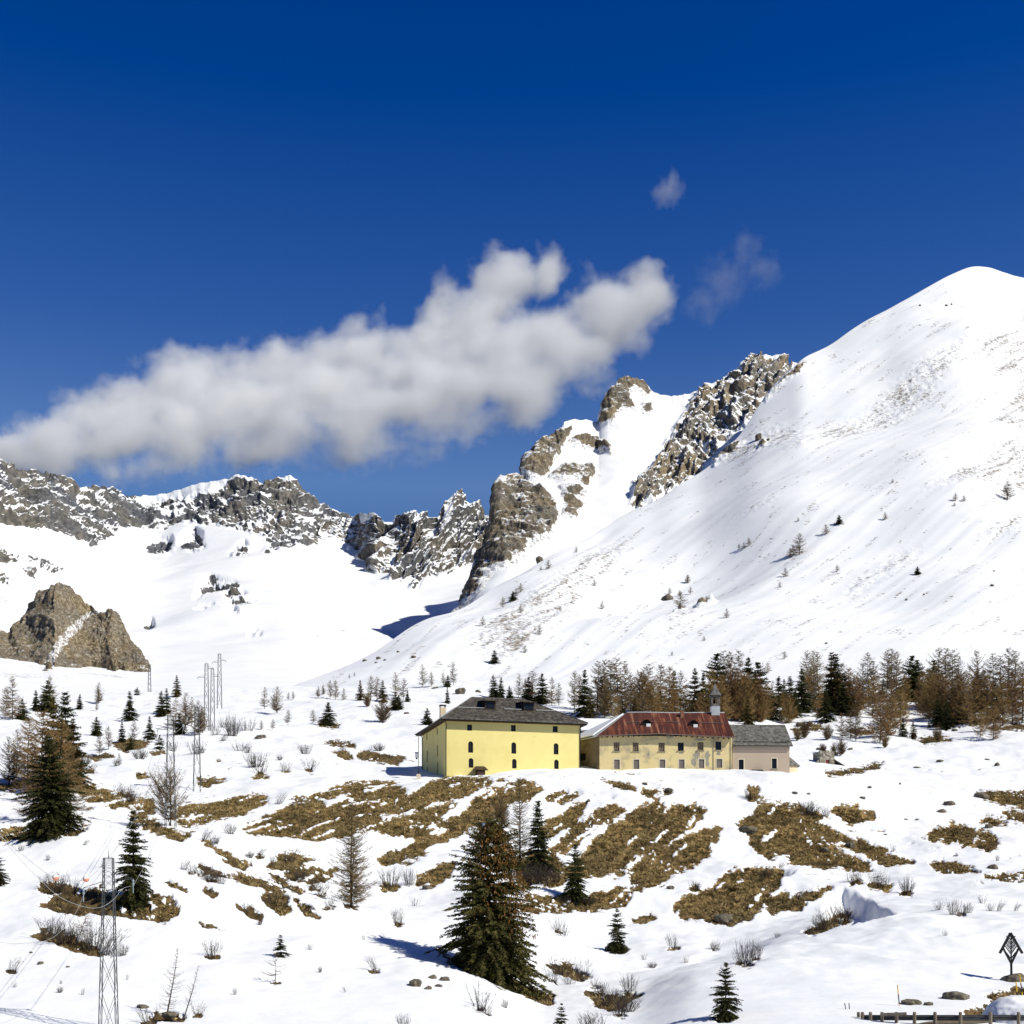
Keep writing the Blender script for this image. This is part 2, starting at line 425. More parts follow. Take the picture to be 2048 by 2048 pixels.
def ground_z(x, Y, noise=True):
    x = np.asarray(x, float); Y = np.asarray(Y, float)
    u = np.clip(1024 + F * x / Y, -900, 2950)
    ly = np.log(np.clip(Y, 12, 580))
    fi = (ly - _LY[0]) / (_LY[1] - _LY[0]); fj = (u - _UU[0]) / (_UU[1] - _UU[0])
    i = np.clip(fi.astype(int), 0, len(_LY) - 2); j = np.clip(fj.astype(int), 0, len(_UU) - 2)
    a = fi - i; c = fj - j
    v = (_A[i, j] * (1 - a) + _A[i+1, j] * a) * (1 - c) + (_A[i, j+1] * (1 - a) + _A[i+1, j+1] * a) * c
    z = (HOR - v) / F * np.minimum(Y, 580)
    z = z + np.where(Y > 560, (Y - 560) * -0.1, 0)
    if noise:
        k = sstep(60, 100, Y)
        z = z + k * (0.85 * fbm(x / 20.0, Y / 22.0, 3.1, 3) + 0.30 * fbm(x / 6.0, Y / 6.0, 8.7, 3)) * sstep(60, 110, Y) 
        z = z + np.where(Y > 260, 0.9 * fbm(x / 34.0 + 5, Y / 34.0, 1.7, 3) * sstep(260, 330, Y), 0)
    for poly, dep in HOLLOWS:
        Pg = np.array(poly, float)
        v2 = HOR - z * F / np.maximum(Y, 1)
        m = (u > Pg[:, 0].min() - 8) & (u < Pg[:, 0].max() + 8) & (v2 > Pg[:, 1].min() - 8) & (v2 < Pg[:, 1].max() + 8)
        if np.any(m):
            sd = poly_sd(u[m], v2[m] , poly) + 4 * perlin(u[m] / 14, v2[m] / 14, 2.2)
            z = z.copy(); z[m] -= dep * sstep(0, 16, sd)
    return z

def gz(x, y): return float(ground_z(np.array([x]), np.array([y]))[0])

GRASS = [
 [(580,1600),(610,1590),(650,1586),(690,1570),(720,1565),(757,1566),(740,1573),(700,1581),(670,1591),(640,1599),(600,1604)],
 [(490,1655),(530,1635),(560,1622),(600,1610),(645,1602),(650,1618),(672,1612),(700,1592),(722,1583),(750,1586),(770,1570),(785,1566),(800,1572),(812,1582),(803,1602),(840,1590),(870,1590),(850,1605),(790,1620),(760,1628),(765,1640),(815,1634),(870,1618),(905,1603),(908,1610),(880,1630),(850,1650),(820,1667),(790,1671),(755,1655),(720,1660),(680,1669),(620,1677),(580,1673),(540,1667),(510,1664)],
 [(810,1597),(840,1580),(860,1562),(900,1557),(940,1553),(970,1553),(979,1562),(950,1578),(920,1590),(880,1600),(850,1596),(830,1601)],
 [(928,1630),(950,1600),(975,1578),(1000,1571),(1020,1580),(1024,1595),(1000,1620),(980,1640),(960,1652),(938,1648)],
 [(758,1718),(780,1703),(815,1698),(830,1680),(850,1662),(885,1650),(905,1636),(935,1640),(930,1660),(895,1676),(870,1686),(840,1707),(800,1722),(770,1726)],
 [(838,1752),(850,1745),(880,1735),(905,1730),(900,1747),(880,1762),(860,1768),(840,1763)],
 [(350,1645),(360,1612),(400,1608),(430,1605),(470,1598),(512,1592),(536,1590),(530,1600),(500,1615),(460,1630),(420,1642),(380,1650)],
 [(155,1573),(200,1575),(240,1598),(262,1613),(232,1614),(200,1602),(165,1592)],
 [(238,1595),(300,1600),(310,1612),(300,1622),(275,1617)],
 [(0,1565),(40,1570),(30,1577),(-30,1580)],
 [(-30,1655),(60,1656),(120,1660),(172,1655),(150,1666),(80,1671),(30,1676),(-30,1682)],
 [(1024,1585),(1060,1576),(1076,1577),(1066,1590),(1040,1601),(1010,1604)],
 [(1098,1596),(1112,1585),(1150,1582),(1146,1592),(1120,1604),(1100,1603)],
 [(1085,1655),(1110,1637),(1140,1615),(1155,1604),(1171,1605),(1166,1625),(1150,1645),(1130,1656),(1105,1666),(1085,1669)],
 [(1105,1695),(1140,1660),(1190,1625),(1230,1611),(1244,1615),(1220,1640),(1180,1662),(1150,1682),(1130,1702)],
 [(1130,1742),(1150,1720),(1180,1690),(1210,1665),(1240,1640),(1270,1620),(1310,1607),(1325,1609),(1328,1622),(1345,1612),(1390,1614),(1417,1618),(1400,1636),(1370,1660),(1340,1676),(1290,1702),(1250,1726),(1220,1739),(1190,1746),(1160,1752)],
 [(1258,1748),(1290,1715),(1340,1690),(1370,1672),(1400,1660),(1438,1657),(1430,1676),(1412,1690),(1420,1706),(1390,1731),(1350,1741),(1320,1766),(1290,1771),(1262,1762)],
 [(1040,1822),(1060,1790),(1130,1800),(1180,1790),(1230,1780),(1259,1785),(1251,1808),(1210,1818),(1150,1821),(1090,1823)],
 [(1030,1720),(1060,1700),(1100,1705),(1140,1740),(1130,1760),(1080,1770),(1040,1765)],
 [(1478,1645),(1500,1630),(1536,1604),(1580,1609),(1620,1619),(1642,1634),(1600,1641),(1650,1651),(1690,1675),(1702,1681),(1655,1679),(1660,1695),(1700,1710),(1735,1728),(1742,1738),(1700,1739),(1640,1731),(1600,1726),(1560,1721),(1536,1716),(1510,1692),(1500,1672),(1480,1662)],
 [(1680,1690),(1722,1681),(1760,1699),(1825,1722),(1780,1727),(1750,1716),(1720,1706)],
 [(1350,1812),(1370,1795),(1400,1785),(1430,1770),(1440,1755),(1480,1740),(1530,1734),(1562,1745),(1556,1770),(1530,1790),(1520,1816),(1500,1836),(1460,1846),(1430,1841),(1400,1836),(1370,1839),(1352,1822)],
 [(1850,1669),(1870,1660),(1900,1650),(1960,1660),(2000,1686),(1980,1696),(1940,1691),(1890,1681),(1860,1673)],
 [(1668,1616),(1690,1611),(1740,1624),(1747,1632),(1720,1641),(1690,1636),(1675,1626)],
 [(1953,1583),(1990,1581),(2100,1584),(2100,1618),(2010,1609),(1970,1596)],
 [(1958,1641),(1985,1631),(2007,1645),(1980,1646)],
 [(2012,1625),(2100,1628),(2100,1642),(2030,1641)],
 [(1863,1729),(1885,1721),(1940,1731),(1957,1742),(1910,1744),(1880,1738)],
 [(1973,1751),(2010,1747),(2100,1750),(2100,1758),(2000,1758)],
 [(75,1808),(110,1795),(150,1785),(200,1770),(250,1800),(300,1790),(340,1795),(360,1815),(356,1830),(330,1839),(280,1836),(220,1829),(160,1829),(110,1821)],
 [(85,1770),(120,1762),(150,1772),(140,1784),(100,1782)],
 [(60,1868),(90,1858),(130,1868),(170,1885),(210,1903),(222,1913),(190,1909),(150,1897),(100,1883)],
 [(462,1744),(490,1747),(520,1755),(552,1770),(577,1791),(570,1801),(545,1787),(520,1777),(490,1766),(470,1756)],
 [(528,1777),(570,1792),(582,1820),(560,1826),(540,1807),(525,1792)],
 [(590,1797),(620,1818),(637,1835),(612,1825)],
 [(475,1810),(500,1815),(525,1830),(520,1838),(495,1830)],
 [(543,1731),(560,1715),(600,1707),(623,1717),(600,1731),(575,1737)],
 [(570,1745),(610,1730),(640,1735),(615,1750),(590,1760)],
 [(616,1763),(640,1747),(667,1741),(656,1756),(630,1765)],
 [(890,1912),(930,1921),(965,1930),(1010,1955),(1060,1972),(1107,1990),(1102,2006),(1060,1996),(1010,1977),(960,1952),(920,1932)],
 [(1094,1931),(1130,1924),(1152,1935),(1182,1955),(1150,1957),(1110,1946)],
 [(1172,1986),(1230,1989),(1282,1989),(1252,2011),(1220,2021),(1188,2006)],
 [(1268,1839),(1300,1829),(1312,1836),(1290,1841)],
 [(650,1486),(670,1480),(700,1482),(708,1490),(680,1493)],
 [(665,1505),(690,1498),(705,1515),(688,1519)],
 [(712,1513),(730,1499),(760,1509),(800,1512),(809,1517),(797,1527),(750,1521),(718,1517)],
 [(1208,1564),(1240,1567),(1268,1576),(1240,1573)],
 [(1326,1578),(1340,1582),(1330,1587)], [(1286,1580),(1320,1586),(1300,1588)],
 [(1610,1862),(1640,1845),(1680,1830),(1702,1824),(1692,1846),(1650,1859),(1625,1867)],
 [(1530,1803),(1570,1785),(1600,1790),(1657,1774),(1630,1801),(1600,1816),(1545,1824)],
 [(1895,2042),(1950,2014),(1988,2000),(1975,1990),(2005,1982),(2030,1974),(2100,1968),(2100,1998),(2010,2002),(1995,2022),(1960,2042)],
 [(1500,1575),(1520,1590),(1536,1605),(1505,1598)],
 [(1590,1790),(1610,1788),(1600,1796)],
 [(400,1556),(425,1554),(445,1560),(415,1568),(398,1565)],
 [(275,1548),(290,1545),(293,1549),(280,1551)],
 [(1650,1543),(1700,1538),(1765,1524),(1750,1537),(1700,1547),(1660,1550)],
 [(245,1598),(262,1606),(255,1612)]]
GRASS += [
 [(255,1610),(300,1640),(330,1655),(372,1672),(365,1682),(320,1667),(270,1638)],[(420,1690),(470,1712),(500,1726),(490,1737),(455,1722)],[(540,1746),(575,1765),(605,1782),(598,1790),(565,1775)],
 [(1580,1456),(1640,1447),(1645,1457),(1590,1464)],[(1985,1452),(2090,1444),(2090,1453),(1990,1461)],[(1830,1476),(1880,1470),(1900,1480),(1850,1486)],[(1690,1462),(1730,1455),(1760,1462),(1720,1470)],[(1870,1440),(1960,1436),(1980,1446),(1890,1450)],
 [(226,1486),(262,1478),(300,1483),(290,1492),(250,1500),(232,1496)],[(170,1512),(215,1505),(230,1512),(190,1520)],[(300,1505),(325,1500),(330,1506),(305,1512)],
 [(1000,1560),(1060,1562),(1040,1568)],[(1150,1640),(1160,1634),(1158,1645)],
 [(395,1730),(440,1742),(460,1752),(430,1750)],[(330,1760),(350,1766),(372,1778),(350,1774)],[(410,1772),(430,1786),(424,1790),(405,1780)],[(400,1846),(430,1850),(470,1862),(440,1860),(405,1853)]]
# snow has sunk away round the stems of shrubs and the feet of trees
for _rows in SHRUB_ROWS.values():
    for _r in _rows[1]:
        _w = (_r[1] - _r[2]) * (_r[3] if len(_r) > 3 else 1.0)
        if _w > 20 and _r[1] > 1480 and (int(_r[0] * 7 + _r[1]) % 10) < 7:
            _a = 0.24 * _w; _b = max(1.2, 0.06 * _w)
            GRASS.append([(_r[0] + _a * math.cos(t) * (1 + .25 * math.sin(3 * t + _r[0])), _r[1] + 0.5 + _b * math.sin(t)) for t in np.linspace(0, 2 * math.pi, 12, endpoint=False)])
for _u, _v, _a, _b in ((1234,1901,20,4),(1451,2036,24,5),(703,1811,14,3),(551,1966,9,2.5),(334,2034,34,7),(656,1450,22,3),(1151,1798,40,8),(1077,1742,40,10)):
    GRASS.append([(_u + _a * math.cos(t), _v + _b * math.sin(t)) for t in np.linspace(0, 2 * math.pi, 12, endpoint=False)])
DARKDIRT = [(1895,2042),(1950,2014),(1988,2000),(1975,1990),(2005,1982),(2030,1974),(2100,1968),(2100,1998),(2010,2002),(1995,2022),(1960,2042)]

_su = np.concatenate([np.linspace(-900, -60, 90, endpoint=False), np.linspace(-60, 2110, 980), np.linspace(2110, 2950, 90)[1:]])
_yk = np.interp(np.linspace(0, 1, 760), [0, 0.05, 0.16, 0.72, 0.9, 1.0], np.log([12, 62, 78, 262, 430, 640]))
_sy = np.exp(_yk)
UU, YY = np.meshgrid(_su, _sy)
XX = (UU - 1024) / F * YY
ZZ = ground_z(XX, YY)
VV = HOR - ZZ * F / YY
_gsd = zones(UU, VV, GRASS) + 5.5 * fbm((XX + 0.5 * YY) / 3.4, (YY - 0.5 * XX) / 7.5, 2.0, 5, gain=0.62) + 3.5 * perlin(XX / 0.8, YY / 0.8, 4.0)
_p = (0.92 * XX - 0.38 * YY); _q2 = (0.38 * XX + 0.92 * YY)
_bank = sstep(150, 165, YY) * (1 - sstep(240, 250, YY))
_gsd = _gsd + _bank * 7.0 * fbm(_p / 2.2, _q2 / 15.0, 31.0, 4, gain=0.6)
GM = np.clip(0.5 + (_gsd + 2.0 + 2.5 * _bank) / 11.0, 0, 1)
GM = GM * (1 - 0.95 * _bank * sstep(0.42, 0.62, perlin(_p / 1.5, _q2 / 14.0, 41.0) + 0.35 * perlin(XX / 0.8, YY / 0.8, 2.0)))
# flecks and tongues of old snow left inside the patches
_fl = perlin(XX / 0.75, YY / 0.9, 21.0) + 0.9 * perlin(XX / 9.0, YY / 9.0, 13.0)
GM = GM * (1 - 0.9 * sstep(0.70, 0.92, _fl))
GM *= np.where((YY > 60) & (YY < 470), 1, 0)
# a scatter of small bare specks on the snow
_sp = perlin(XX / 2.6, YY / 1.5, 9.0) + 0.5 * perlin(XX / 17, YY / 17, 3.0)
_zone = sstep(130, 180, YY) * (1 - 0.6 * sstep(300, 360, YY))
GM = np.maximum(GM, np.clip(0.25 + 1.7 * (_sp * _zone - 0.60), 0, 0.9))
ZZ = ZZ - 0.32 * sstep(0.35, 0.75, GM)
_k = sstep(0.4, 0.7, GM)
ZZ = ZZ + _k * (0.30 * fbm(XX / 1.0, YY / 1.2, 6.0, 3) + 0.25 * fbm(XX / 3.5, YY / 3.5, 2.0, 2))
MAT_GROUND = make_ground_mat()
nR, nC = UU.shape
_idx = np.arange(nR * nC).reshape(nR, nC)
_q = np.stack([_idx[:-1, :-1], _idx[:-1, 1:], _idx[1:, 1:], _idx[1:, :-1]], -1).reshape(-1, 4)
me = mesh_np("snow_ground", np.stack([XX, YY, ZZ], -1).reshape(-1, 3), _q, MAT_GROUND, smooth=True)
set_attr(me, "grass", GM)
HEATH = np.clip(np.maximum(1 - sstep(150, 168, YY), sstep(250, 275, YY)) * (0.8 + 0.5 * perlin(XX / 5.0, YY / 5.0, 17.0)), 0, 1)
set_attr(me, "heath", HEATH)
tag(link("snow_ground", me), "rolling snow with patches of brown grass melted out around the houses", "ground", kind="structure")

def hit(u, v, ymin=66.0, ymax=560.0):
    """first ground point seen through pixel (u, v)"""
    Ys = np.geomspace(ymin, ymax, 1400)
    x = (u - 1024) / F * Ys
    vg = HOR - ground_z(x, Ys) * F / Ys
    k = np.nonzero(vg <= v)[0]
    i = k[0] if len(k) else int(np.argmin(vg))
    return float(x[i]), float(Ys[i])

# ------------------------------------------------------------------ mountains
def interp_pts(us, pts):
    p = sorted(pts)
    return np.interp(us, [q[0] for q in p], [q[1] for q in p])

SHEETS = {}
def sheet(name, us, crest, base, Yb, Yc, tv, tg, nr, mat, disp=None, attrs=None, back=600.0, crest_jag=0.0, label=None, seed=0.0, soft=60.0, pw=5.0, pre=0.0):
    """a mountain face: columns over u from a base row to a crest row, with its own depth, then a back side falling away"""
    us = np.asarray(us, float)
    vc = interp_pts(us, crest); vb = interp_pts(us, base); yb = interp_pts(us, Yb); yc = interp_pts(us, Yc)
    if crest_jag > 0:
        vc = vc - crest_jag * fbm(us / 22.0, us * 0 + seed, 0.5, 5, gain=0.62)
    t = np.linspace(0, 1, nr)
    g = np.interp(t, tv, tg)
    g = np.convolve(np.pad(g, 20, mode='reflect', reflect_type='odd'), np.ones(41) / 41, 'valid')
    # the crest's small kinks fade out down the face
    def smooth(a, w):
        k = np.hanning(w * 2 + 3)[1:-1]; k /= k.sum(); h = len(k) // 2
        fine = np.linspace(us[0], us[-1], 1600)
        return np.interp(us, fine, np.convolve(np.pad(np.interp(fine, us, a), h, mode='reflect', reflect_type='odd'), k, 'valid'))
    wpx = int(soft / ((us[-1] - us[0]) / 1600.0)) + 1
    if pre: vc = smooth(vc, int(pre / ((us[-1] - us[0]) / 1600.0)) + 1)
    vs = smooth(vc, wpx); yc = smooth(yc, wpx); yb = smooth(yb, wpx); vb = smooth(vb, wpx)
    V = vb[None] + (vs - vb)[None] * t[:, None] + (vc - vs)[None] * (t[:, None] ** pw)
    Y = yb[None] + (yc - yb)[None] * g[:, None]
    U = np.broadcast_to(us[None], V.shape)
    X = (U - 1024) / F * Y; Z = (HOR - V) / F * Y
    nb = 26
    tb = np.linspace(0, 1, nb + 1)[1:]
    Yk = Y[-1][None] + back * tb[:, None]
    Xk = X[-1][None] * (1 + 0 * tb[:, None])
    Zk = Z[-1][None] - back * (0.25 * tb[:, None] + 0.75 * tb[:, None] ** 1.3)
    X = np.concatenate([X, Xk]); Y = np.concatenate([Y, Yk]); Z = np.concatenate([Z, Zk])
    V = np.concatenate([V, np.repeat(V[-1:], nb, 0)]); U = np.concatenate([U, np.repeat(U[-1:], nb, 0)])
    T = np.concatenate([t, 1 + tb])[:, None] + 0 * U
    Pp = np.stack([X, Y, Z], -1)
    def normals(Q):
        du = np.gradient(Q, axis=1); dv = np.gradient(Q, axis=0)
        n = np.cross(du, dv); n /= np.linalg.norm(n, axis=-1, keepdims=True) + 1e-9
        n[n[..., 2] < 0] *= 1
        return n
    if disp is not None:
        n0 = normals(Pp)
        n0[nr - 1] = n0[nr - 2]; n0[nr] = n0[nr - 2]      # the crest row moves with the face below it
        Pp = Pp + n0 * disp(U, V, Pp[..., 0], Pp[..., 1], Pp[..., 2], T)[..., None]
    n1 = normals(Pp)
    A = attrs(U, V, Pp[..., 0], Pp[..., 1], Pp[..., 2], T, n1) if attrs else {}
    r, c = U.shape
    ix = np.arange(r * c).reshape(r, c)
    q = np.stack([ix[:-1, :-1], ix[:-1, 1:], ix[1:, 1:], ix[1:, :-1]], -1).reshape(-1, 4)
    me = mesh_np(name, Pp.reshape(-1, 3), q, mat, smooth=True)
    for k in ("rock", "speck"):
        set_attr(me, k, A.get(k, np.zeros_like(U)))
    o = link(name, me)
    tag(o, label, "mountain", kind="structure")
    SHEETS[name] = (us, Pp)
    return o

def hit_sheet(name, u, v):
    us, Pp = SHEETS[name]
    j = int(np.argmin(np.abs(us - u)))
    col = Pp[:, j]
    vv = HOR - col[:, 2] * F / col[:, 1]
    k = np.nonzero(vv <= v)[0]
    i = k[0] if len(k) else int(np.argmin(vv))
    p = col[i]
    return float((u - 1024) / F * p[1]), float(p[1]), float(p[2])

ROCK_GREY = [(0.045, 0.048, 0.054), (0.125, 0.127, 0.132), (0.26, 0.255, 0.245)]
ROCK_BROWN = [(0.065, 0.058, 0.048), (0.22, 0.195, 0.155), (0.42, 0.375, 0.295)]
ROCK_DARK = [(0.035, 0.035, 0.038), (0.11, 0.108, 0.105), (0.27, 0.255, 0.225)]
M_E = make_mountain_mat("snow_and_grey_rock", ROCK_GREY, 0.06, 0.25, 6.0, 0.6)
M_C = make_mountain_mat("snow_and_brown_rock", ROCK_BROWN, 0.09, 0.3, 5.0)
M_D = make_mountain_mat("snow_and_dark_rock", ROCK_DARK, 0.09, 0.3, 5.0)
M_A = make_mountain_mat("snow_slope", ROCK_BROWN, 0.12, 0.35, 3.0)
M_R = make_mountain_mat("outcrop_rock", [(0.12, 0.11, 0.09), (0.33, 0.30, 0.24), (0.56, 0.51, 0.41)], 0.22, 0.4, 3.0)

# --- the cirque at the back
E_CREST = [(-500,860),(-300,820),(-150,850),(0,909),(16,922),(33,931),(54,942),(72,940),(94,938),(120,943),(141,958),(159,974),(181,972),(205,969),(225,978),(254,985),(275,987),(312,990),(359,983),(384,974),(420,967),(457,962),(471,953),(504,953),(522,958),(529,951),(543,956),(558,953),(580,954),(598,965),(616,983),(638,1003),(659,1016),(678,1027),(700,1032),(760,1040),(900,1050),(1200,1000),(1500,980)]
E_ROCK = [
 [(-600,800),(-150,840),(0,905),(54,938),(120,940),(160,968),(205,965),(260,980),(312,1000),(359,992),(420,982),(470,958),(529,948),(600,960),(640,1000),(680,1025),(720,1030),(720,1062),(690,1062),(660,1075),(620,1082),(560,1092),(500,1068),(470,1058),(400,1050),(350,1044),(330,1058),(260,1048),(220,1072),(190,1086),(160,1075),(115,1060),(60,1052),(0,1038),(-300,1030),(-600,1020)],
 [(285,1088),(315,1078),(343,1080),(345,1098),(320,1112),(300,1104)], [(360,1092),(375,1068),(390,1060),(403,1070),(407,1094),(385,1100),(370,1097)],
 [(460,1108),(490,1085),(502,1108),(480,1115)], [(525,1110),(545,1075),(560,1085),(558,1102),(540,1112)],
 [(-60,1090),(0,1093),(40,1100),(80,1105),(130,1138),(118,1146),(80,1136),(70,1143),(40,1122),(0,1112),(-60,1110)],
 [(-60,1125),(0,1125),(28,1145),(18,1165),(0,1166),(-60,1160)],
 [(390,1202),(405,1180),(425,1170),(470,1174),(490,1192),(510,1206),(490,1212),(455,1195),(430,1185),(410,1195)],
 [(445,1190),(475,1190),(490,1215),(470,1218)], [(405,1215),(425,1212),(423,1224),(407,1223)], [(438,1216),(458,1214),(455,1225)], [(455,1240),(470,1233),(475,1240)],
 [(290,1255),(302,1248),(306,1260),(297,1262)], [(500,1272),(512,1266),(520,1270)], [(585,1185),(600,1184),(618,1192),(605,1194)], [(396,1232),(408,1228),(410,1236)]]
E_SOFT = [[(-60,1290),(300,1296),(318,1335),(250,1362),(120,1368),(-60,1350)],[(605,1288),(620,1275),(650,1262),(675,1250),(690,1230),(696,1240),(694,1272),(675,1285),(660,1285),(640,1292),(618,1304)],
          [(0,1180),(40,1190),(30,1230),(0,1245)], [(615,1140),(640,1118),(660,1120),(640,1142),(620,1155)]]
def e_disp(U, V, X, Y, Z, T):
    zr = sstep(-8, 10, zones(U, V, E_ROCK, 20)) * sstep(0.02, 0.1, T)
    r = ridged(X / 160, Y / 160, Z / 120, 6) - 0.72
    r2 = fbm(X / 28, Y / 28, Z / 22, 4)
    st = ridged(X / 26 + Z / 70, Y / 60, Z / 260, 4) - 0.7
    sm = fbm(X / 260, Y / 260, 4.4, 3)
    low = 1 - sstep(0.0, 0.08, T)
    bb = 1 / (1 + 6 * np.maximum(T - 1, 0))
    return (zr * (34 * r + 5.5 * r2 + 14 * st) + (1 - zr) * 14 * sm * (1 - low) * sstep(0.05, 0.4, T)) * bb
def e_attr(U, V, X, Y, Z, T, n):
    z = zones(U, V, E_ROCK, 20)
    steep = 1 - n[..., 2]
    low = sstep(40, 0, z)
    rn = fbm(X / 55, Y / 55, Z / 55, 4)
    rock = sstep(-6, 6, z + 6 * rn) * np.clip(0.64 + 1.1 * (steep - 0.40) + 0.42 * rn, 0, 1)
    soft = sstep(-8, 12, zones(U, V, E_SOFT, 14) + 6 * rn)
    rock = np.maximum(rock, soft * 0.36)
    return dict(rock=rock, speck=0.35 * soft + 0.2 * sstep(0.3, 0.6, rn))
ue = np.concatenate([np.linspace(-700, -40, 60, endpoint=False), np.linspace(-40, 760, 470), np.linspace(760, 1500, 70)[1:]])
sheet("back_mountain", ue, E_CREST, [(-700,1400),(1500,1400)], [(-700,470),(1500,470)], [(-700,1750),(0,2000),(300,2500),(700,2400),(1500,2300)],
      [0, 0.10, 0.5, 0.72, 1.0], [0, 0.18, 0.62, 0.82, 1.0], 430, M_E, e_disp, e_attr, pw=16.0, label="far snowy cirque wall with grey rock bands along its jagged crest", crest_jag=2.5, seed=1.0)

# --- dark spur between the cirque and the cliffs
D_CREST = [(636,1052),(650,1042),(672,1034),(690,1026),(706,1029),(720,1024),(745,1024),(765,1034),(800,1026),(830,1022),(850,1018),(865,1028),(880,1010),(890,1000),(905,992),(915,985),(925,980),(935,985),(945,995),(960,1004),(975,1018),(990,1016),(1060,1005),(1150,990)]
D_ROCKS = [[(620,1050),(650,1030),(700,1020),(760,1035),(850,1018),(880,1000),(925,970),(990,1005),(1160,980),(1160,1200),(940,1130),(905,1140),(870,1155),(830,1177),(815,1172),(790,1172),(778,1152),(745,1156),(722,1132),(705,1102),(680,1088),(650,1070)]]
def d_disp(U, V, X, Y, Z, T):
    zr = sstep(-8, 10, zones(U, V, D_ROCKS, 20))
    r = ridged(X / 95, Y / 95, Z / 90, 6) - 0.7
    st = ridged(X / 30 - Z / 60, Y / 40, Z / 110, 4) - 0.7
    p = U * 0.8 + V * 0.6; q = U * 0.6 - V * 0.8
    rib = ridged(p / 34 + 0.25 * perlin(q / 40, p / 60, 3.0), q / 150, 5.5, 3) - 0.7
    return zr * (12 * r + 7 * st + 34 * rib + 3 * fbm(X / 14, Y / 14, Z / 12, 4)) * 1 / (1 + 6 * np.maximum(T - 1, 0))
def d_attr(U, V, X, Y, Z, T, n):
    z = zones(U, V, D_ROCKS, 20); steep = 1 - n[..., 2]
    rn = fbm(X / 30, Y / 30, Z / 30, 4)
    return dict(rock=sstep(-6, 6, z + 7 * rn) * np.clip(0.44 + 1.2 * (steep - 0.42) + 0.34 * rn, 0, 1), speck=0 * U)
_db = [(636,1060),(655,1074),(680,1092),(705,1108),(725,1138),(745,1160),(778,1168),(800,1180),(830,1186),(880,1170),(905,1160),(940,1150),(1150,1180)]
_dy = [(q[0], hit_sheet("back_mountain", min(q[0], 900), q[1])[1] - 8) for q in _db]
sheet("rocky_spur", np.linspace(636, 1150, 370), D_CREST, [(q[0], q[1] + 8) for q in _db], _dy,
      [(q[0], q[1] + 230 * min(1, (q[0] - 636) / 120 + 0.06)) for q in _dy], [0, 1], [0, 1], 260, M_D, d_disp, d_attr, back=500, crest_jag=3.0, seed=4.0, soft=12.0, pw=1.5, label="dark jagged rock spur streaked with snow left of the brown cliff")

# --- the cliffs and white shoulder behind the big slope
C_CREST = [(905,1230),(930,1215),(940,1196),(955,1130),(972,1090),(985,1060),(990,1010),(1000,958),(1010,952),(1030,953),(1044,957),(1047,940),(1058,905),(1072,888),(1085,880),(1110,865),(1130,840),(1150,838),(1175,840),(1198,843),(1201,825),(1208,805),(1215,790),(1228,775),(1240,765),(1260,760),(1285,765),(1300,782),(1320,790),(1340,793),(1365,789),(1385,785),(1400,780),(1415,770),(1430,765),(1450,755),(1460,748),(1470,735),(1480,722),(1495,713),(1510,708),(1530,709),(1545,714),(1560,711),(1572,722),(1580,735),(1600,730),(1700,720),(1900,700)]
C_CLIFF = [
 [(900,1240),(925,1215),(945,1160),(955,1120),(975,1080),(985,1050),(988,1000),(998,950),(1030,948),(1060,968),(1090,985),(1112,1010),(1118,1040),(1095,1078),(1060,1090),(1045,1095),(1050,1110),(1035,1125),(1000,1135),(985,1145),(965,1185),(940,1205)],
 [(1046,960),(1044,940),(1056,905),(1072,884),(1110,862),(1145,855),(1130,880),(1118,905),(1100,935),(1085,952)],
 [(1100,950),(1130,928),(1160,930),(1185,925),(1195,948),(1175,970),(1150,958),(1125,960)],
 [(1125,990),(1145,995),(1168,1012),(1160,1022),(1150,1035),(1125,1032),(1130,1010)],
 [(1120,975),(1160,975),(1172,990),(1140,992)],
 [(1140,876),(1165,872),(1200,880),(1225,898),(1220,906),(1195,896),(1160,892)],
 [(1198,842),(1206,808),(1218,785),(1240,760),(1285,762),(1303,786),(1290,790),(1270,780),(1255,790),(1270,815),(1245,812),(1225,836)],
 [(1285,810),(1300,805),(1303,822),(1290,826)]]
C_RIB = [[(1262,1010),(1268,965),(1300,940),(1322,905),(1340,872),(1365,835),(1395,795),(1415,768),(1425,790),(1440,775),(1462,748),(1480,745),(1500,716),(1545,718),(1575,712),(1592,730),(1585,760),(1520,830),(1470,880),(1425,925),(1360,970),(1315,1003),(1285,1020)]]
def c_disp(U, V, X, Y, Z, T):
    zc = sstep(-6, 8, zones(U, V, C_CLIFF, 16)); zr = sstep(-8, 10, zones(U, V, C_RIB, 20))
    r = ridged(X / 70, Y / 70, Z / 80, 6) - 0.7
    st = ridged(X / 20 + Z / 90, Y / 40, Z / 60, 4) - 0.7
    p = U * 0.74 + V * 0.66; q = U * 0.66 - V * 0.74
    rib = ridged(p / 30 + 0.3 * perlin(q / 45, p / 50, 8.0), q / 120, 1.5, 3) - 0.7
    return (zc * (13 * r + 6 * st + 2.0 * fbm(X / 9, Y / 9, Z / 9, 4) + 8) + zr * (15 * r + 8 * st + 26 * rib + 3.5 * fbm(X / 13, Y / 13, Z / 11, 4) + 10) + (1 - zc) * (1 - zr) * 5 * fbm(X / 90, Y / 90, Z / 90, 3)) * 1 / (1 + 6 * np.maximum(T - 1, 0))
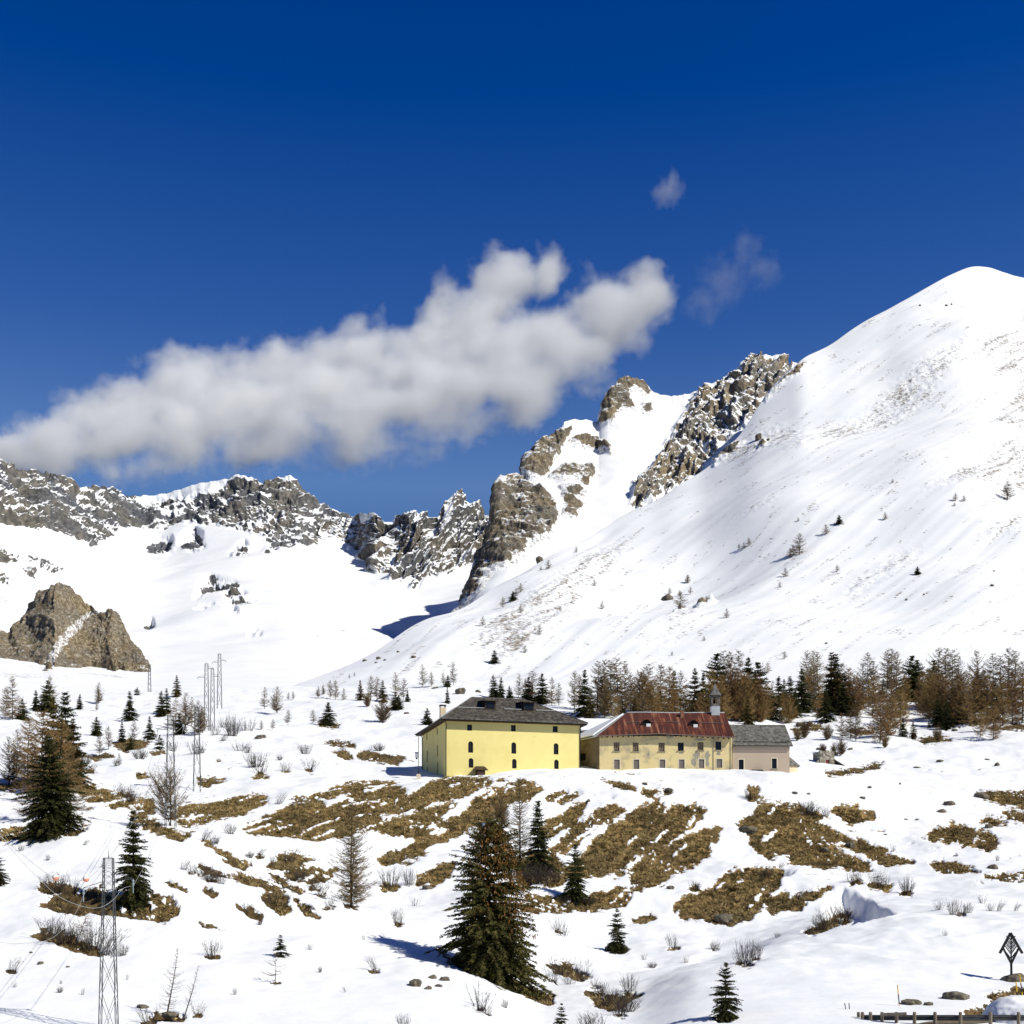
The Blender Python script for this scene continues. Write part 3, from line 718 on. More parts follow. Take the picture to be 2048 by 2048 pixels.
def c_attr(U, V, X, Y, Z, T, n):
    zc = zones(U, V, C_CLIFF, 16); zr = zones(U, V, C_RIB, 20); steep = 1 - n[..., 2]
    rn = fbm(X / 22, Y / 22, Z / 22, 4)
    rc = sstep(-4, 5, zc + 5 * rn) * np.clip(0.62 + 0.7 * (steep - 0.36) + 0.30 * rn, 0, 1)
    rr = sstep(-5, 6, zr + 7 * rn) * np.clip(0.42 + 1.2 * (steep - 0.42) + 0.36 * rn, 0, 1)
    return dict(rock=np.maximum(rc, rr), speck=0.5 * sstep(-14, 0, zc) + 0.1)
sheet("rocky_ridge", np.linspace(905, 1700, 520), C_CREST, [(905,1260),(960,1230),(1100,1130),(1300,1030),(1420,950),(1600,780),(1700,760)],
      [(905,1000),(1100,1170),(1300,1300),(1600,1470),(1700,1500)], [(905,1120),(1000,1340),(1250,1620),(1500,1700),(1700,1750)], [0, 1], [0, 1], 330, M_C, c_disp, c_attr, back=500, crest_jag=2.2, seed=9.0,
      label="snowy ridge with brown cliffs stepping up behind the white slope")

# --- the big white slope on the right
A_CREST = [(560,1380),(640,1352),(700,1325),(800,1272),(917,1207),(939,1196),(990,1167),(1048,1124),(1098,1095),(1150,1068),(1207,1044),(1254,1019),(1309,993),(1348,964),(1400,933),(1420,913),(1468,862),(1511,808),(1565,754),(1590,728),(1598,715),(1609,710),(1660,688),(1696,665),(1728,648),(1775,625),(1797,607),(1837,580),(1895,547),(1942,527),(1982,529),(2048,543),(2200,600),(2500,700),(2800,850)]
A_SPECK = [
 [(1560,905),(1600,870),(1660,830),(1740,790),(1830,720),(1940,665),(1925,715),(1860,775),(1790,830),(1740,850),(1680,870)],
 [(1950,700),(1970,660),(2060,615),(2250,650),(2250,770),(2048,740),(1985,730)], [(1965,850),(2048,740),(2250,780),(2250,930),(2048,890),(1980,855)],
 [(1900,965),(2048,860),(2250,900),(2250,1020),(2048,1010),(1950,995),(1830,1005)],
 [(940,1275),(1050,1180),(1120,1130),(1210,1075),(1260,1060),(1250,1100),(1170,1180),(1100,1260),(1040,1310),(960,1320)],
 [(1330,1240),(1380,1178),(1425,1185),(1390,1240),(1320,1300)],
 [(1420,915),(1470,868),(1520,838),(1560,828),(1610,838),(1600,868),(1530,895),(1460,915)],
 [(1690,1150),(1800,1090),(1850,1085),(1760,1150),(1690,1180)], [(1950,1080),(2048,1030),(2250,1040),(2250,1100),(2048,1080)], [(2000,1260),(2100,1240),(2100,1270),(2010,1275)],
 [(1500,1250),(1560,1230),(1540,1260)], [(1460,1040),(1560,1000),(1540,1020)]]
A_ROCK = [[(1415,912),(1440,888),(1462,872),(1480,868),(1462,888),(1440,905),(1425,920)], [(1512,872),(1524,864),(1531,874),(1524,884),(1513,882)],
          [(1385,1200),(1398,1188),(1430,1184),(1427,1194),(1400,1206)], [(1575,750),(1600,728),(1615,722),(1600,742),(1560,770),(1530,795)], [(1015,1120),(1030,1095),(1045,1090),(1040,1108),(1020,1118)], [(1355,1215),(1372,1205),(1362,1225),(1348,1228)]]
def a_disp(U, V, X, Y, Z, T):
    p = U * 0.5 + V * 0.86; q = U * 0.86 - V * 0.5
    w = sstep(0.05, 0.42, T) * 1 / (1 + 6 * np.maximum(T - 1, 0)) * sstep(600, 900, U)
    gul = perlin(p / 95, q / 700, 3.3) * 4 + perlin(p / 38, q / 420, 7.3) * 1.0 + perlin(p / 13, q / 160, 1.3) * 0.5
    big = 16 * fbm(X / 240, Y / 240, Z / 300, 2)
    sp = sstep(-10, 14, zones(U, V, A_SPECK, 16))
    rk = sstep(-5, 6, zones(U, V, A_ROCK, 12))
    return w * (gul + big + sp * 0.9 * fbm(X / 7, Y / 7, Z / 7, 3) + rk * (3.5 + 4 * fbm(X / 9, Y / 9, Z / 9, 4)))
def a_attr(U, V, X, Y, Z, T, n):
    rn = fbm(X / 40, Y / 40, Z / 40, 4)
    p = U * 0.5 + V * 0.86; q = U * 0.86 - V * 0.5
    strk = perlin(p / 9, q / 70, 5.0) + 0.6 * perlin(p / 4, q / 25, 2.0)
    sp = sstep(-12, 18, zones(U, V, A_SPECK, 16) + 10 * rn) * np.clip(0.55 + 0.45 * strk, 0, 1)
    base = 0.55 * sstep(0.1, 0.7, strk + 0.5 * rn) * sstep(0.05, 0.2, T)
    rk = sstep(-4, 5, zones(U, V, A_ROCK, 12) + 5 * rn) * 0.72
    return dict(rock=rk, speck=np.maximum(sp * 1.02, base))
ua = np.concatenate([np.linspace(560, 2110, 980), np.linspace(2110, 2800, 60)[1:]])
sheet("snow_slope", ua, A_CREST, [(560,1402),(900,1400),(1200,1415),(1600,1430),(2048,1425),(2800,1425)], [(560,480),(900,440),(1600,430),(2800,430)],
      [(560,640),(800,800),(940,930),(1207,1150),(1420,1280),(1598,1400),(1940,1550),(2200,1600),(2800,1700)], [0, 0.15, 0.5, 1], [0, 0.2, 0.55, 1.0], 560, M_A, a_disp, a_attr, back=700, soft=90.0, pw=5.0, pre=30.0, label="broad white mountain slope rising to a smooth peak at the right")

# --- brown rock outcrops at the left
R1_CREST = [(-220,1330),(-120,1260),(-40,1262),(0,1255),(15,1262),(35,1237),(55,1215),(72,1190),(75,1183),(95,1172),(118,1164),(132,1165),(150,1175),(160,1190),(172,1203),(184,1212),(195,1222),(215,1250),(235,1300),(240,1330)]
R2_CREST = [(88,1342),(100,1315),(112,1298),(135,1272),(150,1252),(170,1240),(184,1228),(200,1219),(212,1214),(224,1214),(238,1232),(248,1250),(258,1272),(272,1290),(285,1306),(298,1326),(306,1342)]
def r_disp(U, V, X, Y, Z, T):
    r = ridged(X / 30, Y / 30, Z / 45, 6) - 0.7; st = ridged(X / 9 + Z / 40, Y / 14, Z / 60, 4) - 0.7
    return (6.5 * r + 3.5 * st + 1.0 * fbm(X / 4, Y / 4, Z / 4, 4)) * 1 / (1 + 6 * np.maximum(T - 1, 0)) * sstep(0, 0.1, T)
def r_attr(U, V, X, Y, Z, T, n):
    rn = fbm(X / 12, Y / 12, Z / 12, 4); steep = 1 - n[..., 2]
    cl = sstep(-3, 4, zones(U, V, [[(88,1320),(108,1288),(150,1243),(188,1214),(206,1220),(162,1257),(128,1292),(106,1330)]], 10) + 3 * rn) * (U[0, 0] < -100)
    return dict(rock=(1 - cl) * np.clip(0.78 + 0.5 * (steep - 0.4) + 0.3 * rn, 0, 1) * sstep(0.02, 0.16, T + 0.1 * rn), speck=0.8 + 0 * U)
for cr, u0, u1, lab in ((R1_CREST, -220, 240, "taller brown rock outcrop at the left edge behind the spruces"), (R2_CREST, 88, 306, "lower brown rock outcrop with a slanting right side left of the pylons")):
    rus = np.linspace(u0, u1, 230)
    bp = [(u0, 1345), (-60, 1310), (0, 1318), (60, 1322), (110, 1330), (180, 1326), (240, 1330), (u1, 1342)]
    bp = [q for q in bp if u0 <= q[0] <= u1]
    yb = [(q[0], hit_sheet("back_mountain", q[0], q[1] + 7)[1] - 6 - (25 if cr is R2_CREST else 0)) for q in bp]
    bp = [(q[0], q[1] + 34) for q in bp]
    yc = [(q[0], q[1] + 95) for q in yb]
    o = sheet("rock_outcrop", rus, cr, bp, yb, yc, [0, 1], [0, 1], 180, M_R, r_disp, r_attr, back=160, crest_jag=2.0, seed=u1, label=lab, soft=4.0)
    o["kind"] = "thing"; o["category"] = "rock outcrop"
# ------------------------------------------------------------------ clouds: real volumes of vapour far behind the mountains
def make_cloud(name, label, blobs, Y0, depth, dens, lump, seed, group=None, lean=0.0, rise=0.0):
    """blobs: (u, v, ru, rv) ellipsoids in photograph pixels, put at distance Y0 and given real thickness"""
    k = Y0 / F
    cs = [((u - 1024) * k, (HOR - v) * k, ru * k, rv * k) for u, v, ru, rv in blobs]
    if lean:
        kk = 1.0 / (1.0 - 0.37 * lean)
        mx_ = (min(c[0] for c in cs) + max(c[0] for c in cs)) / 2; mz_ = (min(c[1] for c in cs) + max(c[1] for c in cs)) / 2
        cs = [(c[0] * (1 + lean * (c[1] - mz_ - rise * (c[0] - mx_)) * kk / Y0), mz_ + rise * (c[0] - mx_) + (c[1] - mz_ - rise * (c[0] - mx_)) * kk, c[2], c[3] * kk * 1.1) for c in cs]
    x0 = min(c[0] - 1.6 * c[2] for c in cs); x1 = max(c[0] + 1.6 * c[2] for c in cs)
    z0 = min(c[1] - 1.6 * c[3] for c in cs); z1 = max(c[1] + 1.6 * c[3] for c in cs)
    cx, cz = (x0 + x1) / 2, (z0 + z1) / 2
    m = bpy.data.materials.new(name); m.use_nodes = True
    nt = m.node_tree; n, l = nt.nodes, nt.links; n.clear()
    out = n.new("ShaderNodeOutputMaterial"); vol = n.new("ShaderNodeVolumePrincipled")
    vol.inputs['Color'].default_value = (1, 1, 1, 1); vol.inputs['Anisotropy'].default_value = -0.35
    l.new(vol.outputs[0], out.inputs['Volume'])
    tc = n.new("ShaderNodeTexCoord")
    big = noise_node(n, l, 1.0 / lump, 3, 0.55, tc.outputs['Object'])
    # warp positions so that edges curl
    wv = N(n, "ShaderNodeVectorMath", operation='SUBTRACT'); l.new(big.outputs['Color'], wv.inputs[0]); wv.inputs[1].default_value = (0.5, 0.5, 0.5)
    ws = N(n, "ShaderNodeVectorMath", operation='SCALE'); l.new(wv.outputs[0], ws.inputs[0]); ws.inputs['Scale'].default_value = lump * 0.75
    wp = N(n, "ShaderNodeVectorMath", operation='ADD'); l.new(tc.outputs['Object'], wp.inputs[0]); l.new(ws.outputs[0], wp.inputs[1])
    # the bank leans back as it rises: its sheet faces up and towards the viewer
    sx = n.new("ShaderNodeSeparateXYZ"); l.new(wp.outputs[0], sx.inputs[0])
    q1 = N(n, "ShaderNodeMath", operation='MULTIPLY_ADD'); l.new(sx.outputs['X'], q1.inputs[0]); q1.inputs[1].default_value = rise * lean; l.new(sx.outputs['Y'], q1.inputs[2])
    q2 = N(n, "ShaderNodeMath", operation='MULTIPLY_ADD'); l.new(sx.outputs['Z'], q2.inputs[0]); q2.inputs[1].default_value = -lean; l.new(q1.outputs[0], q2.inputs[2])
    wp = n.new("ShaderNodeCombineXYZ"); l.new(sx.outputs['X'], wp.inputs[0]); l.new(q2.outputs[0], wp.inputs[1]); l.new(sx.outputs['Z'], wp.inputs[2])
    cur = None
    for c in cs:
        a = N(n, "ShaderNodeVectorMath", operation='SUBTRACT'); l.new(wp.outputs[0], a.inputs[0]); a.inputs[1].default_value = (c[0] - cx, 0, c[1] - cz)
        b = N(n, "ShaderNodeVectorMath", operation='MULTIPLY'); l.new(a.outputs[0], b.inputs[0]); b.inputs[1].default_value = (1 / c[2], 1 / (depth * 0.5), 1 / c[3])
        d = N(n, "ShaderNodeVectorMath", operation='LENGTH'); l.new(b.outputs[0], d.inputs[0])
        if cur is None: cur = d.outputs['Value']
        else:
            s = N(n, "ShaderNodeMath", operation='SMOOTH_MIN'); s.inputs[2].default_value = 0.35
            l.new(cur, s.inputs[0]); l.new(d.outputs['Value'], s.inputs[1]); cur = s.outputs[0]
    fine = noise_node(n, l, 1.7 / lump, 8, 0.6, tc.outputs['Object'])
    # density = clamp((1 - d + 1.1*(noise-.5)) * k)
    e = N(n, "ShaderNodeMath", operation='SUBTRACT'); e.inputs[0].default_value = 0.98; l.new(cur, e.inputs[1])
    f = N(n, "ShaderNodeMath", operation='MULTIPLY_ADD'); l.new(fine.outputs[0], f.inputs[0]); f.inputs[1].default_value = 2.1; f.inputs[2].default_value = -1.06
    g = N(n, "ShaderNodeMath", operation='ADD'); l.new(e.outputs[0], g.inputs[0]); l.new(f.outputs[0], g.inputs[1])
    h = N(n, "ShaderNodeMapRange"); h.inputs[1].default_value = 0.0; h.inputs[2].default_value = 0.95; h.inputs[3].default_value = 0.0; h.inputs[4].default_value = dens
    l.new(g.outputs[0], h.inputs[0])
    l.new(h.outputs[0], vol.inputs['Density'])
    m.cycles.volume_step_rate = 0.7
    mb = MB(); mb.box(x0 - cx, x1 - cx, -depth * 0.75 - lean * 620, depth * 0.75 + lean * 620, z0 - cz, z1 - cz)
    o = mb.build(name, m)
    o.location = (cx, Y0, cz)
    tag(o, label, "cloud", group)
    return o

make_cloud("cloud", "long white cloud bank rising to the right behind the mountains",
    [(20,912,90,34),(110,892,130,58),(230,850,170,92),(360,800,160,105),(400,830,170,105),(520,785,150,105),(545,712,42,42),(540,830,160,95),(650,785,140,120),(715,705,75,72),(760,800,150,110),(880,760,140,115),(900,655,95,95),(985,585,80,100),(1030,540,62,62),(1095,525,40,55),
     (1010,715,150,105),(1040,790,90,60),(1130,700,110,85),(1215,640,95,80),(1290,580,58,62)], 5200, 240, 0.021, 230.0, 1, lean=0.95, rise=0.24)
make_cloud("cloud", "small pale puff of cloud alone above the cloud bank", [(1335,385,38,26),(1345,362,18,22)], 5200, 130, 0.0065, 75.0, 2)
make_cloud("cloud", "thin wispy shred of cloud right of the cloud bank", [(1450,560,60,60),(1410,605,50,45),(1490,505,36,50),(1530,540,40,40)], 5200, 130, 0.0030, 95.0, 3)
# ------------------------------------------------------------------ materials of the houses
def mat_plaster(name, col, stain, scale=0.6, amount=0.25, low=None):
    m, n, l, b = new_mat(name)
    tc = n.new("ShaderNodeTexCoord")
    a = noise_node(n, l, scale, 6, 0.65, tc.outputs['Object'])
    r = ramp(n, l, a.outputs[0], [(0.5 - amount, stain), (0.5, col), (0.8, tuple(min(1, c * 1.06) for c in col))])
    f = noise_node(n, l, 9.0, 4, 0.6, tc.outputs['Object'])
    fr = ramp(n, l, f.outputs[0], [(0.3, (0.92, 0.92, 0.92)), (0.7, (1.04, 1.04, 1.04))])
    mul = N(n, "ShaderNodeMix", data_type='RGBA', blend_type='MULTIPLY'); mul.inputs[0].default_value = 1
    l.new(r.outputs[0], mul.inputs[6]); l.new(fr.outputs[0], mul.inputs[7])
    l.new(mul.outputs[2], b.inputs['Base Color'])
    b.inputs['Roughness'].default_value = 0.9; b.inputs['Specular IOR Level'].default_value = 0.15
    bp = n.new("ShaderNodeBump"); bp.inputs['Strength'].default_value = 0.3; bp.inputs['Distance'].default_value = 0.03
    l.new(f.outputs[0], bp.inputs['Height']); l.new(bp.outputs[0], b.inputs['Normal'])
    return m

def mat_slate(name, c0, c1, snow_rows=0.0):
    m, n, l, b = new_mat(name)
    tc = n.new("ShaderNodeTexCoord")
    br = n.new("ShaderNodeTexVoronoi"); br.inputs['Scale'].default_value = 1.9
    l.new(tc.outputs['Object'], br.inputs['Vector'])
    r = ramp(n, l, br.outputs['Color'], [(0.1, c0), (0.9, c1)])
    f = noise_node(n, l, 1.1, 6, 0.7, tc.outputs['Object'])
    fr = ramp(n, l, f.outputs[0], [(0.35, (0.55, 0.55, 0.55)), (0.68, (1.45, 1.4, 1.3))])
    mul = N(n, "ShaderNodeMix", data_type='RGBA', blend_type='MULTIPLY'); mul.inputs[0].default_value = 1
    l.new(r.outputs[0], mul.inputs[6]); l.new(fr.outputs[0], mul.inputs[7])
    l.new(mul.outputs[2], b.inputs['Base Color']); b.inputs['Roughness'].default_value = 0.8; b.inputs['Specular IOR Level'].default_value = 0.25
    bp = n.new("ShaderNodeBump"); bp.inputs['Strength'].default_value = 0.7; bp.inputs['Distance'].default_value = 0.08
    l.new(br.outputs['Distance'], bp.inputs['Height']); l.new(bp.outputs[0], b.inputs['Normal'])
    return m

def mat_rust():
    m, n, l, b = new_mat("rusty_sheet_metal")
    tc = n.new("ShaderNodeTexCoord")
    mp = n.new("ShaderNodeMapping"); mp.inputs['Scale'].default_value = (1.6, 0.10, 0.10); l.new(tc.outputs['Object'], mp.inputs[0])
    st = noise_node(n, l, 1.0, 5, 0.6, mp.outputs[0])
    r = ramp(n, l, st.outputs[0], [(0.25, (0.04, 0.009, 0.006)), (0.50, (0.092, 0.021, 0.010)), (0.58, (0.20, 0.06, 0.022)), (0.68, (0.34, 0.22, 0.15)), (0.76, (0.5, 0.43, 0.38))])
    f = noise_node(n, l, 0.5, 5, 0.6, tc.outputs['Object'])
    fr = ramp(n, l, f.outputs[0], [(0.35, (0.7, 0.65, 0.65)), (0.65, (1.1, 1.0, 1.0))])
    mul = N(n, "ShaderNodeMix", data_type='RGBA', blend_type='MULTIPLY'); mul.inputs[0].default_value = 1
    l.new(r.outputs[0], mul.inputs[6]); l.new(fr.outputs[0], mul.inputs[7])
    l.new(mul.outputs[2], b.inputs['Base Color']); b.inputs['Roughness'].default_value = 0.6; b.inputs['Metallic'].default_value = 0.15
    return m

def mat_stone(name, c0, c1, c2, scale):
    m, n, l, b = new_mat(name)
    tc = n.new("ShaderNodeTexCoord")
    v = n.new("ShaderNodeTexVoronoi"); v.inputs['Scale'].default_value = scale; l.new(tc.outputs['Object'], v.inputs['Vector'])
    r = ramp(n, l, v.outputs['Color'], [(0.1, c0), (0.5, c1), (0.9, c2)])
    e = n.new("ShaderNodeTexVoronoi"); e.feature = 'DISTANCE_TO_EDGE'; e.inputs['Scale'].default_value = scale; l.new(tc.outputs['Object'], e.inputs['Vector'])
    er = ramp(n, l, e.outputs['Distance'], [(0.0, (0.25, 0.25, 0.25)), (0.06, (1, 1, 1))])
    mul = N(n, "ShaderNodeMix", data_type='RGBA', blend_type='MULTIPLY'); mul.inputs[0].default_value = 1
    l.new(r.outputs[0], mul.inputs[6]); l.new(er.outputs[0], mul.inputs[7]); l.new(mul.outputs[2], b.inputs['Base Color'])
    b.inputs['Roughness'].default_value = 0.9
    bp = n.new("ShaderNodeBump"); bp.inputs['Strength'].default_value = 0.8; bp.inputs['Distance'].default_value = 0.06
    l.new(e.outputs['Distance'], bp.inputs['Height']); l.new(bp.outputs[0], b.inputs['Normal'])
    return m

M_YELLOW = mat_plaster("yellow_plaster", (0.84, 0.72, 0.285), (0.76, 0.64, 0.24), 0.22, 0.22)
M_OCHRE = mat_plaster("weathered_ochre_plaster", (0.74, 0.60, 0.30), (0.40, 0.34, 0.22), 0.28, 0.16)
M_BARE = mat_plaster("bare_grey_render", (0.34, 0.31, 0.24), (0.24, 0.22, 0.17), 0.8, 0.2)
M_OLDWALL_SHADE = mat_plaster("stained_plaster_painted_shade", (0.22, 0.17, 0.095), (0.09, 0.075, 0.05), 0.5, 0.2)  # dirty brown plaster, coloured darker still to stand in for the wall's shade
M_PINK = mat_plaster("dull_pink_plaster", (0.50, 0.40, 0.30), (0.47, 0.37, 0.28), 0.3, 0.2)
M_CREAM = mat_plaster("cream_plaster", (0.74, 0.60, 0.40), (0.70, 0.56, 0.36), 0.4, 0.2)
M_TRIM = mat_plaster("pale_window_surround", (0.72, 0.64, 0.46), (0.62, 0.55, 0.4), 1.0, 0.2)
M_SLATE = mat_slate("dark_slate", (0.033, 0.030, 0.026), (0.115, 0.104, 0.088))
M_SLATE2 = mat_slate("grey_slate", (0.075, 0.076, 0.074), (0.19, 0.185, 0.175))
M_RUST = mat_rust()
M_WOOD = mat_simple("dark_brown_wood", (0.055, 0.032, 0.02), 0.75, 0.4, 3.0)
M_SHUT = mat_simple("weathered_grey_board", (0.17, 0.145, 0.125), 0.85, 0.35, 4.0)
M_SHUT2 = mat_simple("brown_board", (0.22, 0.17, 0.11), 0.85, 0.35, 4.0)
M_METAL = mat_simple("galvanised_steel", (0.075, 0.078, 0.08), 0.55, 0.2, 3.0, metallic=0.2)
M_DARKMETAL = mat_simple("dark_iron", (0.022, 0.02, 0.019), 0.55, 0.3, 6.0, metallic=0.3)
M_TIN = mat_simple("pale_sheet_metal", (0.55, 0.57, 0.58), 0.45, 0.12, 1.0, metallic=0.3)
M_STONE = mat_stone("rough_stone_wall", (0.12, 0.105, 0.08), (0.26, 0.23, 0.17), (0.42, 0.39, 0.31), 2.4)
M_RED = mat_simple("dull_red_door_paint", (0.17, 0.035, 0.025), 0.7, 0.3, 3.0)
M_SNOW = mat_simple("lying_snow", (0.85, 0.86, 0.88), 0.7, 0.03, 1.0, bump=0.2)
M_BRICK = mat_simple("chimney_brick", (0.26, 0.13, 0.08), 0.85, 0.3, 4.0)
M_GLASS, _n, _l, _b = new_mat("dark_window_glass")
_b.inputs['Base Color'].default_value = (0.012, 0.014, 0.018, 1); _b.inputs['Roughness'].default_value = 0.12; _b.inputs['Specular IOR Level'].default_value = 0.5
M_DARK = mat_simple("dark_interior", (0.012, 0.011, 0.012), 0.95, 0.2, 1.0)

class House:
    """frame of a house: corner at pixel (u, v), distance Y, turned by theta; local x along the front, y into the house"""
    def __init__(s, u, Y, theta, zbase):
        s.x0 = (u - 1024) / F * Y; s.Y0 = Y; s.c = math.cos(theta); s.s = math.sin(theta); s.zb = zbase; s.th = theta
    def front(s, u, v, off=0.0):
        r = (u - 1024) / F
        x0 = s.x0 - off * s.s; Y0 = s.Y0 + off * s.c
        a = (r * Y0 - x0) / (s.c - r * s.s)
        return a, (HOR - v) / F * (Y0 + a * s.s) - s.zb
    def side(s, u, v, at=0.0):
        r = (u - 1024) / F
        x0 = s.x0 + at * s.c; Y0 = s.Y0 + at * s.s
        t = (x0 - r * Y0) / (s.s + r * s.c)
        return t, (HOR - v) / F * (Y0 + t * s.c) - s.zb
    def root(s, name): return empty(name, (s.x0, s.Y0, s.zb), s.th)
    def world(s, x, y): return s.x0 + x * s.c - y * s.s, s.Y0 + x * s.s + y * s.c

def wall_panel(mb, w, h, holes, O, ux, inn, depth=0.28, arch_mb=None):
    """a wall of width w, height h with real openings; O origin, ux along, inn inwards (Vectors)"""
    Z = Vector((0, 0, 1))
    def pt(x, z, d=0.0): return tuple(O + ux * x + Z * z + inn * d)
    xs = sorted({0.0, w, *[q for hh in holes for q in hh[:2]]}); zs = sorted({0.0, h, *[q for hh in holes for q in hh[2:4]]})
    for i in range(len(xs) - 1):
        for j in range(len(zs) - 1):
            cx, cz = (xs[i] + xs[i+1]) / 2, (zs[j] + zs[j+1]) / 2
            if any(a < cx < b and c < cz < d for a, b, c, d, *_ in holes): continue
            mb.poly([pt(xs[i], zs[j]), pt(xs[i+1], zs[j]), pt(xs[i+1], zs[j+1]), pt(xs[i], zs[j+1])])
    for a, b, c, d, arch in holes:
        for q in (((a, c), (a, d)), ((b, d), (b, c)), ((a, d), (b, d)), ((b, c), (a, c))):
            mb.poly([pt(*q[0]), pt(*q[1]), pt(*q[1], depth), pt(*q[0], depth)])
        if arch:
            r = (b - a) / 2; m = (a + b) / 2
            for sgn in (-1, 1):
                arc = [(m + sgn * r * math.cos(t), d - r + r * math.sin(t)) for t in np.linspace(0, math.pi / 2, 7)]
                k = [(m + sgn * r, d)] + arc
                if sgn > 0: k = k[::-1]
                mb.poly([pt(*q) for q in k])
                for q0, q1 in zip(arc[:-1], arc[1:]):
                    mb.poly([pt(*q0), pt(*q1), pt(*q1, depth), pt(*q0, depth)])

def bar(mb, O, ux, inn, x0, x1, z0, z1, d0, d1):
    Z = Vector((0, 0, 1))
    p = [O + ux * x + Z * z + inn * d for d in (d0, d1) for z in (z0, z1) for x in (x0, x1)]
    n = len(mb.v); mb.v += [tuple(q) for q in p]
    mb.f += [tuple(n + i for i in q) for q in ((0, 1, 3, 2), (5, 4, 6, 7), (4, 0, 2, 6), (1, 5, 7, 3), (2, 3, 7, 6), (4, 5, 1, 0))]

def window(parent, O, ux, inn, hole, pane_mat, frame_mat, depth=0.2, surround=None, mull=True, label=None, sill=False, leaf=None):
    a, b, c, d, arch = hole
    f = MB(); t = 0.07
    bar(f, O, ux, inn, a, a + t, c, d, depth - 0.05, depth + 0.02); bar(f, O, ux, inn, b - t, b, c, d, depth - 0.05, depth + 0.02)
    bar(f, O, ux, inn, a + t, b - t, c, c + t, depth - 0.05, depth + 0.02); bar(f, O, ux, inn, a + t, b - t, d - t, d, depth - 0.05, depth + 0.02)
    if mull:
        m = (a + b) / 2
        bar(f, O, ux, inn, m - 0.03, m + 0.03, c + t, d - t, depth - 0.05, depth + 0.015)
    w = f.build("window", frame_mat, parent)
    if label: w["label"] = label
    p = MB(); bar(p, O, ux, inn, a + t * 0.5, b - t * 0.5, c + t * 0.5, d - t * 0.5, depth + 0.022, depth + 0.05)
    p.build("shutter" if leaf else "pane", pane_mat, w)
    if surround:
        g = MB(); s = 0.17
        bar(g, O, ux, inn, a - s, a, c, d + s, -0.035, 0.03); bar(g, O, ux, inn, b, b + s, c, d + s, -0.035, 0.03); bar(g, O, ux, inn, a, b, d, d + s, -0.035, 0.03)
        g.build("frame", surround, w)
    if sill:
        g = MB(); bar(g, O, ux, inn, a - 0.22, b + 0.22, c - 0.12, c, -0.14, 0.05); g.build("sill", M_BARE, w)
    return w

X_, Y_ = Vector((1, 0, 0)), Vector((0, 1, 0))

